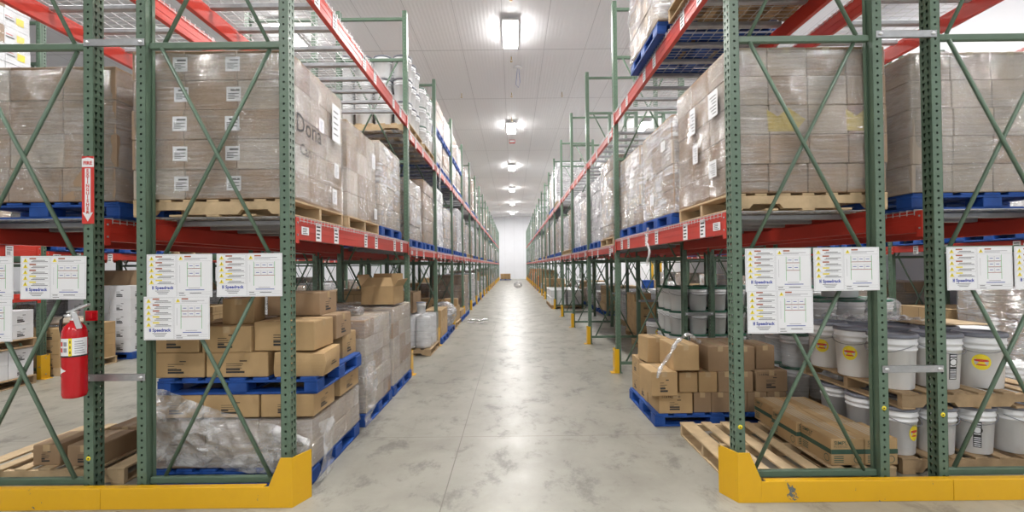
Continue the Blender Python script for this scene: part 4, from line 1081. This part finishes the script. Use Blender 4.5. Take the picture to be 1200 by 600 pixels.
# buckets, right front back-to-back row
pallet('wood2', 3.54, 3.97, 0, 'on the floor under the lower white buckets', True)
g = 'lower tier of white buckets'
for j, yy in enumerate((3.62, 3.95, 4.28)):
    for i, xx in enumerate((3.02, 3.32, 3.62, 3.92)):
        mk = 'sheet' if (i, j) == (2, 0) else ('yellow' if (i, j) == (0, 0) else None)
        bucket(xx, yy, PH + .001, .132, .365, f'white bucket on the lower pallet, {("front", "middle", "back")[j]} row, {ORD[i]} from the flue' + (', with a warning label' if mk == 'sheet' else ''), 'lidg', mk, rz=(.35, -.3, -.55, .5)[i] + j * .7, group=g)
zu = PH + .001 + .367
pallet('wood2', 3.56, 4.05, zu, 'resting on top of the lower white buckets', True, sx=1.04, sy=1.18)
g = 'upper tier of large white buckets'
for j, yy in enumerate((3.67, 4.06, 4.43)):
    for i, xx in enumerate((3.13, 3.545, 3.96)):
        mk = 'yellow' if (i, j) in ((2, 0), (0, 0), (0, 1), (0, 2)) else ('sheet' if (i, j) == (1, 0) else None)
        xx2 = (3.04, 3.39, 3.74)[i]
        bucket(xx2, yy, zu + PH, .157, .43, f'large white bucket on the upper pallet, {("front", "middle", "back")[j]} row, {ORD[i]} from the flue', 'lidg', mk, rz=((-1.35, -.95, -.9)[j] if i == 0 else (0, .0, -.72)[i]) if mk else .4 * j, group=g)
q = MB(); q.box(-.35, .25, -.2, .2, 0, .008, 'wood', .002); tag(link('wooden_panel', q.mesh('wooden_panel'), None, (3.95, 4.2, zu + PH + .432)), 'thin wooden panel lying on the large bucket lids', 'panel')
film_sheet('plastic_film', lambda u, v: (3.05 + .75 * u, 4.1 + .55 * v, zu + PH + .436 + .09 * abs(noise.noise(Vector((u * 6, v * 5, 3)))) + .02), 30, 24, 'crumpled clear film lying over the lids of the large buckets')
# behind: wrapped buckets
pallet('wood', 3.56, 5.35, 0, 'behind the white buckets, under wrapped green lidded ones')
put('wrapped_load', bucket_load(4, 3, 3, .142, .36, 'lidn', 81, 'film_clear'), (3.56, 5.35, PH), 'wrapped green lidded buckets behind the large grey lidded buckets', 'pallet load', 'wrapped bucket loads')
bucket(3.72, 5.2, PH + 1.10, .2, .42, 'tall open white tub standing on the wrapped green lidded buckets', 'plw', handle=True)
pallet('wood', 5.0, 4.9, 0, 'beyond the back-to-back row on the right, in the next aisle')
bucket(4.72, 4.7, PH, .19, .43, 'white bucket at the edge of the next aisle, lower of two', 'plw')
bucket(4.72, 4.7, PH + .432, .17, .38, 'white bucket at the edge of the next aisle, upper of two', 'plw', 'sheet')
bucket(5.15, 4.75, PH, .19, .43, 'white bucket at the edge of the next aisle, beside the stacked pair', 'plw')
# second bay right: green lidded bucket stacks beyond the rear posts
for i, (x, y, n) in enumerate(((3.12, 7.65, 'nearer the aisle'), (4.40, 7.65, 'farther from the aisle'))):
    pallet('wood', x, y, 0, f'under green lidded buckets beyond the rear right posts, {n}')
    put('wrapped_load', bucket_load(4, 3, 3, .142, .37, 'lidn', 90 + i, None, handle=True), (x, y, PH), f'three tiers of green lidded buckets beyond the rear right posts, {n}', 'pallet load', 'wrapped bucket loads')
pallet('wood2', 3.2, 10.1, 0, 'holding brown cartons seen beside the second right upright')
loose_stack(3.2, 10.1, PH, 3, 3, 5, .38, .31, .17, 'seen beside the second right upright', group='loose cartons, third bay right')
pallet('wood', 3.0, 8.80, 0, 'holding a low grey lidded pair behind the second right upright')
bucket(2.75, 8.8, PH, .19, .43, 'grey lidded white bucket beyond the second right upright, nearer', 'lidg', 'yellow')
bucket(3.2, 8.85, PH, .19, .43, 'grey lidded white bucket beyond the second right upright, farther', 'lidg')
# white totes farther right
sp = []
q = MB(); q.box(-.28, .28, -.2, .2, 0, .26, 'plw', .02); q.box(-.30, .30, -.22, .22, .24, .28, 'plw', .01); tm = q.mesh('white_tote')
for (x, y) in ((2.0, 17.5), (2.0, 18.75)):
    pallet('wood2', x, y, 0, f'under white totes on the floor right of the aisle, {"near" if y < 18 else "far"}')
    for i in range(2):
        for j in range(2):
            for k in range(2): tag(link('tote', tm, None, (x - .3 + .61 * i, y - .23 + .46 * j, PH + k * .285)), f'white tote right of the aisle, {"near" if y < 18 else "far"} pallet, {ORD[k]} tier, {ORD[j]} row, {ORD[i]} across', 'tote', 'white totes')
# end of the aisle
pallet('blue', -.85, 51.5, 0, 'alone at the end of the aisle')
loose_stack(-.85, 51.5, PH, 3, 2, 2, .38, .45, .3, 'at the end of the aisle', group='cartons at the end of the aisle')
# yellow bollards and blue drum by the right wall
for i, y in enumerate((25.5, 27.0)):
    b = MB(); b.tube([(0, 0, 0), (0, 0, 2.0)], .085, 'yellow', 16); b.lathe([(.085, 0), (.07, .05), (.02, .075)], 'yellow', 16, (0, 0, 2.0)); tag(link('bollard', b.mesh('bollard'), None, (8.25, y, 0)), f'tall yellow bollard by the right wall, {("nearer", "farther")[i]} one', 'bollard')
b = MB(); b.lathe([(.28, 0), (.285, .02), (.28, .04), (.28, .28), (.29, .30), (.28, .32), (.28, .6), (.29, .62), (.28, .64), (.28, .86), (.29, .88), (.27, .89)], 'blue', 24); tag(link('drum', b.mesh('drum'), None, (6.2, 21.0, 0)), 'blue drum standing in the second aisle to the right', 'drum')

# ------------------------------------------------------------------ capacity signs
def sign_print(bays, rows, low):
    b = MB(); w, h = .455, .300
    def R(x0, x1, z0, z1, m_, y=-.0030): b.rectF(x0, x1, z0, z1, y, m_)
    def outline(x0, x1, z0, z1, m_, t=.0009, y=-.0030): R(x0, x1, z0, z0 + t, m_, y); R(x0, x1, z1 - t, z1, m_, y); R(x0, x0 + t, z0, z1, m_, y); R(x1 - t, x1, z0, z1, m_, y)
    outline(.006, w * .455, .006, h - .006, 'greyp'); outline(w * .465, w - .006, .006, h - .006, 'greyp')
    for i in range(5):
        z1 = h - .010 - i * .041; z0 = z1 - .037
        outline(.010, w * .44, z0, z1, 'greyp', .0007)
        zc = (z0 + z1) / 2 - .001
        b.add([(.018, -.0032, zc - .013), (.050, -.0032, zc - .013), (.034, -.0032, zc + .015)], [(0, 1, 2)], 'yl')
        R(.0325, .0355, zc - .006, zc + .007, 'ink', -.0036); R(.0325, .0355, zc - .010, zc - .008, 'ink', -.0036)
        R(.062, .108, z1 - .012, z1 - .003, 'ol' if i < 3 else 'yl', -.0034)
        for k in range(2): R(.075 + .01 * k, .19 - .02 * ((i + k) % 2), z0 + .006 + k * .009, z0 + .0095 + k * .009, 'ink', -.0034)
    b.text('Speedrack', .030, .060, .058, -.0034, 'bl', 'LEFT', bold=.0010)
    R(.038, .043, .056, .080, 'bl', -.0034); R(.046, .051, .056, .080, 'bl', -.0034); R(.038, .051, .066, .070, 'bl', -.0036)
    for k in range(3): R(.06 + .01 * k, .16 - .008 * k, .044 - k * .010, .047 - k * .010, 'ink', -.0034)
    zc = h - .03; b.add([(.222, -.0032, zc - .011), (.252, -.0032, zc - .011), (.237, -.0032, zc + .015)], [(0, 1, 2)], 'yl'); R(.2355, .2385, zc - .005, zc + .007, 'ink', -.0036)
    R(.262, .308, h - .022, h - .013, 'ol', -.0034)
    for k in range(2): R(.262, .42 - .05 * k, h - .032 - k * .008, h - .029 - k * .008, 'greyp', -.0034)
    R(.215, .445, h - .049, h - .048, 'greyp')
    xa = .330 - bays * .024; xb = .330 + bays * .024; zb = .075; zt = h - .058
    for x in (xa, xb): R(x - .0015, x + .0015, zb, zt, 'gl', -.0034)
    for k in range(rows):
        z = zt - .042 - k * (.052 if not low else .040)
        R(xa, xb, z - .003, z, 'ol', -.0034)
        for j in range(bays): x0 = xa + .004 + j * (xb - xa - .008) / bays; outline(x0 + .001, x0 + (xb - xa - .008) / bays - .002, z + .001, z + .034, 'greyp', .0010, -.0034); R(x0 + .010, x0 + (xb - xa) / bays - .014, z + .016, z + .020, 'bl', -.0034)
    R(.230, .2315, .10, zt - .02, 'greyp', -.0034); R(.29, .37, .062, .065, 'greyp', -.0034); R(.27, .40, .048, .053, 'bl', -.0034)
    R(.215, .445, .036, .037, 'greyp'); R(.215, .445, .021, .022, 'greyp'); R(.30, .38, .027, .031, 'ink', -.0034); R(.225, .27, .012, .015, 'ink', -.0034); R(.225, .26, .027, .031, 'ink', -.0034)
    return b.mesh('printed_notice')
sp_, w_, h_ = None, .455, .300
b = MB(); b.box(0, w_, -.0028, 0, 0, h_, 'paper'); board = b.mesh('sign_board')
tie = MB(); tie.tube([(w_ / 2, .0, h_ - .012), (w_ / 2, .014, h_ - .008)], .003, 'white', 6); tiem = tie.mesh('cable_tie')
P1 = sign_print(2, 2, False); P2 = sign_print(3, 2, True); P3 = sign_print(3, 2, False); P4 = sign_print(2, 3, True)
def sign(pl, pt, Y, pr, label, tilt=0):
    x, z = at(pl, pt, Y)
    o = put('capacity_sign', [('printed_notice', pr, (0, 0, 0), None, 'warning symbols, lettering and rack diagram'), ('cable_tie', tiem)], (x, Y, z - h_), label, 'sign', 'rack capacity signs', 0, board)
    o.rotation_euler = (0, tilt, 0); return o
SY = 3.165
sign(172, 298, SY, P1, 'white rack capacity sign, upper of the stacked pair left of the aisle', .0)
sign(169, 347.5, SY - .006, P2, 'white rack capacity sign, lower of the stacked pair left of the aisle', .0)
sign(254, 297, SY, P3, 'white rack capacity sign hanging alone beside the left aisle upright')
sign(24, 300, SY, P3, 'white rack capacity sign above and beside the fire extinguisher', .01)
sign(-61, 301, SY, P3, 'white rack capacity sign cut by the picture edge, upper of its pair')
sign(-62, 350, SY - .006, P2, 'white rack capacity sign cut by the picture edge, lower of its pair')
sign(873, 291, SY, P1, 'white rack capacity sign, upper of the stacked pair right of the aisle', .0)
sign(875, 339.5, SY - .006, P2, 'white rack capacity sign, lower of the stacked pair right of the aisle', .0)
sign(953, 290, SY, P3, 'white rack capacity sign hanging alone, second from the right aisle upright', -.005)
sign(1109, 289, SY, P4, 'white rack capacity sign above the large buckets', -.005)
sign(1188, 288, SY, P3, 'white rack capacity sign cut by the edge above the buckets')

# ------------------------------------------------------------------ fire extinguisher and its sign
b = MB(); R = .066; prof = [(R * .55, 0), (R * .93, .008), (R, .03), (R, .42), (R * .97, .445), (R * .82, .475), (R * .5, .497), (.026, .505), (.024, .515)]
b.lathe(prof, 'exred', 40); body = b.mesh('cylinder_body')
def wrap_patch(a0, a1, z0, z1, m_, oo=.001, n=14):
    q = MB(); q.grid(lambda u, v: ((R + oo) * math.cos(-PI / 2 + a0 + (a1 - a0) * u), (R + oo) * math.sin(-PI / 2 + a0 + (a1 - a0) * u), z0 + (z1 - z0) * v), n, 2, m_); return q
q = wrap_patch(-.9, 1.9, .285, .40, 'paper'); 
def addp(q, *a, **k):
    p = wrap_patch(*a, **k); q.add(p.v, p.f, p.mats[0], smooth=True)
addp(q, .30, .56, .285, .40, 'yl', .0016); addp(q, -1.0, 2.2, .277, .287, 'black', .0018)
for i in range(3): addp(q, .39, .47, .30 + i * .034, .318 + i * .034, 'ink', .0022, 4)
for i in range(2):
    for k in range(2): addp(q, -.55 + k * .42, -.25 + k * .42, .31 + i * .04, .338 + i * .04, 'greyp' if k else 'rl', .0018, 4)
for i in range(6): addp(q, .75, 1.6 - .1 * (i % 3), .30 + i * .015, .305 + i * .015, 'greyp', .0018, 8)
lab = q.mesh('instruction_label')
q = MB(); q.grid(lambda u, v: ((R + .0014) * math.cos(-PI / 2 - .85 + .95 * u), (R + .0014) * math.sin(-PI / 2 - .85 + .95 * u), .19 + (v - .5) * .06 * (1 - u)), 14, 2, 'paper'); arrow = q.mesh('white_arrow')
v = MB(); v.lathe([(.024, .505), (.024, .525), (.018, .53), (.018, .555), (.024, .56), (.024, .575)], 'steel', 20); v.tube([(-.0, -.02, .545), (-.045, -.025, .545)], .010, 'steel', 10)
lv = MB(); lv.box(-.012, .012, -.02, .012, .575, .583, 'steel', .002)
lv.add([(-.045, -.012, .560), (.095, -.012, .612), (.095, .012, .612), (-.045, .012, .560), (-.045, -.012, .572), (.095, -.012, .626), (.095, .012, .626), (-.045, .012, .572)], [(0, 1, 2, 3), (7, 6, 5, 4), (0, 4, 5, 1), (2, 6, 7, 3), (0, 3, 7, 4), (1, 5, 6, 2)], 'steel')
cr = MB(); cr.add([(.0, -.03, .570), (.045, -.03, .560), (.085, -.040, .465), (.05, -.040, .460), (.01, -.018, .565), (.035, -.018, .555), (.075, -.023, .475), (.05, -.023, .470)], [(0, 1, 2, 3), (7, 6, 5, 4), (0, 4, 5, 1), (2, 6, 7, 3), (0, 3, 7, 4), (1, 5, 6, 2)], 'steel')
hs = MB(); hs.tube([(-.04, -.03, .545), (-.06, -.03, .52), (-.074, -.02, .46), (-.078, .0, .38), (-.078, .0, .2)], .009, 'black', 10); hs.tube([(-.078, .0, .2), (-.078, .0, .14)], [.010, .014], 'black', 10)
br = MB(); br.box(.0, .085, .072, .080, .50, .57, 'exred', .003); br.box(.066, .085, .03, .072, .52, .56, 'exred', .003)
x, z = at(89, 465, 3.05)
put('fire_extinguisher', [('instruction_label', lab, (0, 0, 0), None, 'white and yellow instruction label'), ('white_arrow', arrow), ('valve', v.mesh('valve')), ('lever', lv.mesh('lever')), ('carry_handle', cr.mesh('carry_handle')), ('hose', hs.mesh('hose')), ('wall_mount', br.mesh('wall_mount'))],
    (x, 3.05, z), 'red fire extinguisher with steel handle hanging on the green post', 'fire extinguisher', None, 0, body)
b = MB(); w, h = .083, .47
b.box(0, w, -.003, 0, 0, h, 'rl'); b.box(0, w, -.0036, -.003, h - .075, h, 'paper')
b.add([(.0, -.0044, h), (w, -.0044, h), (w, -.0044, h - .018), (w * .5, -.0044, h - .008), (0, -.0044, h - .018)], [(0, 4, 3, 2, 1)], 'rl')
plate = b.mesh('red_plate')
b = MB(); cx = w / 2
b.add([(cx - .020, 0, .075), (cx + .020, 0, .075), (cx + .020, 0, h - .085), (cx - .020, 0, h - .085)], [(0, 1, 2, 3)], 'paper'); b.add([(cx - .036, 0, .078), (cx, 0, .015), (cx + .036, 0, .078)], [(0, 1, 2)], 'paper')
ar = b.mesh('white_arrow')
b = MB(); b.text('FIRE', .034, cx, h - .058, 0, 'rl', 'CENTER', bold=.0012)
for i, ch in enumerate('EXTINGUISHER'): b.text(ch, .031, cx, h - .112 - i * .0262, -.0006, 'rl', 'CENTER', bold=.0012)
tx = b.mesh('lettering')
x, z = at(95.5, 262, 3.165)
put('fire_extinguisher_sign', [('white_arrow', ar, (0, -.0042, 0)), ('lettering', tx, (0, -.0048, 0), None, 'red letters reading FIRE EXTINGUISHER')], (x, 3.168, z), 'red and white arrow sign fixed on the post over the extinguisher', 'sign', None, 0, plate)

# ------------------------------------------------------------------ ceiling fittings
b = MB(); b.tube([(0, 0, 0), (0, 0, -.10)], .012, 'brass', 8); b.lathe([(.03, 0), (.03, -.006), (.012, -.012)], 'steel', 14, (0, 0, 0))
fr = MB(); fr.tube([(-.02, 0, -.10), (-.024, 0, -.13), (0, 0, -.155), (.024, 0, -.13), (.02, 0, -.10)], .005, 'brass', 6); fr.lathe([(.001, -.158), (.036, -.156), (.036, -.153), (.001, -.151)], 'brass', 14)
sm, sfm = b.mesh('sprinkler_stem'), fr.mesh('deflector')
for px, Y, lb in ((0.02, 9.9, 'nearest over the aisle'), (.02, 12.9, 'second over the aisle beyond the first light'), (.02, 15.6, 'third over the aisle'), (-1.7, 15.6, 'above the left rack row'), (1.75, 15.6, 'above the right rack row'), (.02, 18.2, 'fourth over the aisle'), (4.2, 12.6, 'high over the back-to-back right row')):
    put('sprinkler_head', [('deflector', sfm)], (px, Y, ZC), 'brass sprinkler head on the ceiling, ' + lb, 'sprinkler', 'sprinkler heads', 0, sm)
b = MB(); b.lathe([(.10, 0), (.14, -.012), (.14, -.028), (.09, -.045), (.001, -.05)], 'lampcase', 28, cap=False)
c = MB(); pts = [(.0, 0, -.04), (-.03, 0, -.3), (-.05, 0, -.52), (.02, 0, -.62), (.07, 0, -.45), (.05, 0, -.2), (.04, 0, -.04)]; c.tube(pts, .006, 'bl', 6)
put('ceiling_antenna', [('cable_loop', c.mesh('cable_loop'), (0, 0, 0), None, 'thin blue cable hanging in a loop')], (.2, 13.6, ZC), 'white disc on the ceiling with a hanging loop of cable', 'ceiling device', None, 0, b.mesh('ceiling_antenna'))
b = MB(); b.box(-.14, .14, -.05, .05, -.16, 0, 'rl', .01); l_ = MB(); l_.box(-.12, .12, -.052, -.050, -.13, -.03, 'paper')
put('exit_sign', [('panel', l_.mesh('panel'))], (.03, 21.5, ZC), 'small red box sign hanging from the ceiling over the aisle', 'sign', None, 0, b.mesh('exit_sign'))

# ------------------------------------------------------------------ world, camera
w = bpy.data.worlds.new('World'); S.world = w; w.use_nodes = True
w.node_tree.nodes['Background'].inputs[0].default_value = (.9, .95, 1, 1); w.node_tree.nodes['Background'].inputs[1].default_value = .3
cam = bpy.data.cameras.new('Camera'); cam.sensor_width = 36; cam.lens = F * 36 / 1200; cam.clip_end = 200; cam.clip_start = .05
co = link('Camera', cam, None, (0, 0, H))
pitch = math.radians(.58); roll = math.radians(-.62)
co.matrix_world = Matrix.Translation((0, 0, H)) @ Matrix.Rotation(PI / 2 + pitch, 4, 'X') @ Matrix.Rotation(roll, 4, 'Z')
cam.shift_y = 6 / 1200.; cam.shift_x = -1 / 1200.
S.camera = co
S.view_settings.view_transform = 'Standard'; S.view_settings.look = 'None'; S.view_settings.gamma = 1; S.view_settings.use_curve_mapping = False
S.view_settings.exposure = 0.22
S.cycles.use_denoising = True
S.cycles.max_bounces = 8; S.cycles.diffuse_bounces = 5; S.cycles.glossy_bounces = 3; S.cycles.transparent_max_bounces = 14
S.cycles.sample_clamp_indirect = 8
S.cycles.use_adaptive_sampling = True
import re
for o_ in bpy.data.objects:
    l_ = o_.get('label')
    if l_ and o_.parent is None and len(re.findall(r"[A-Za-z0-9][A-Za-z0-9'\u2019-]*", l_)) > 16: print('LONG', o_.name, l_)
print('objects', len(bpy.data.objects))
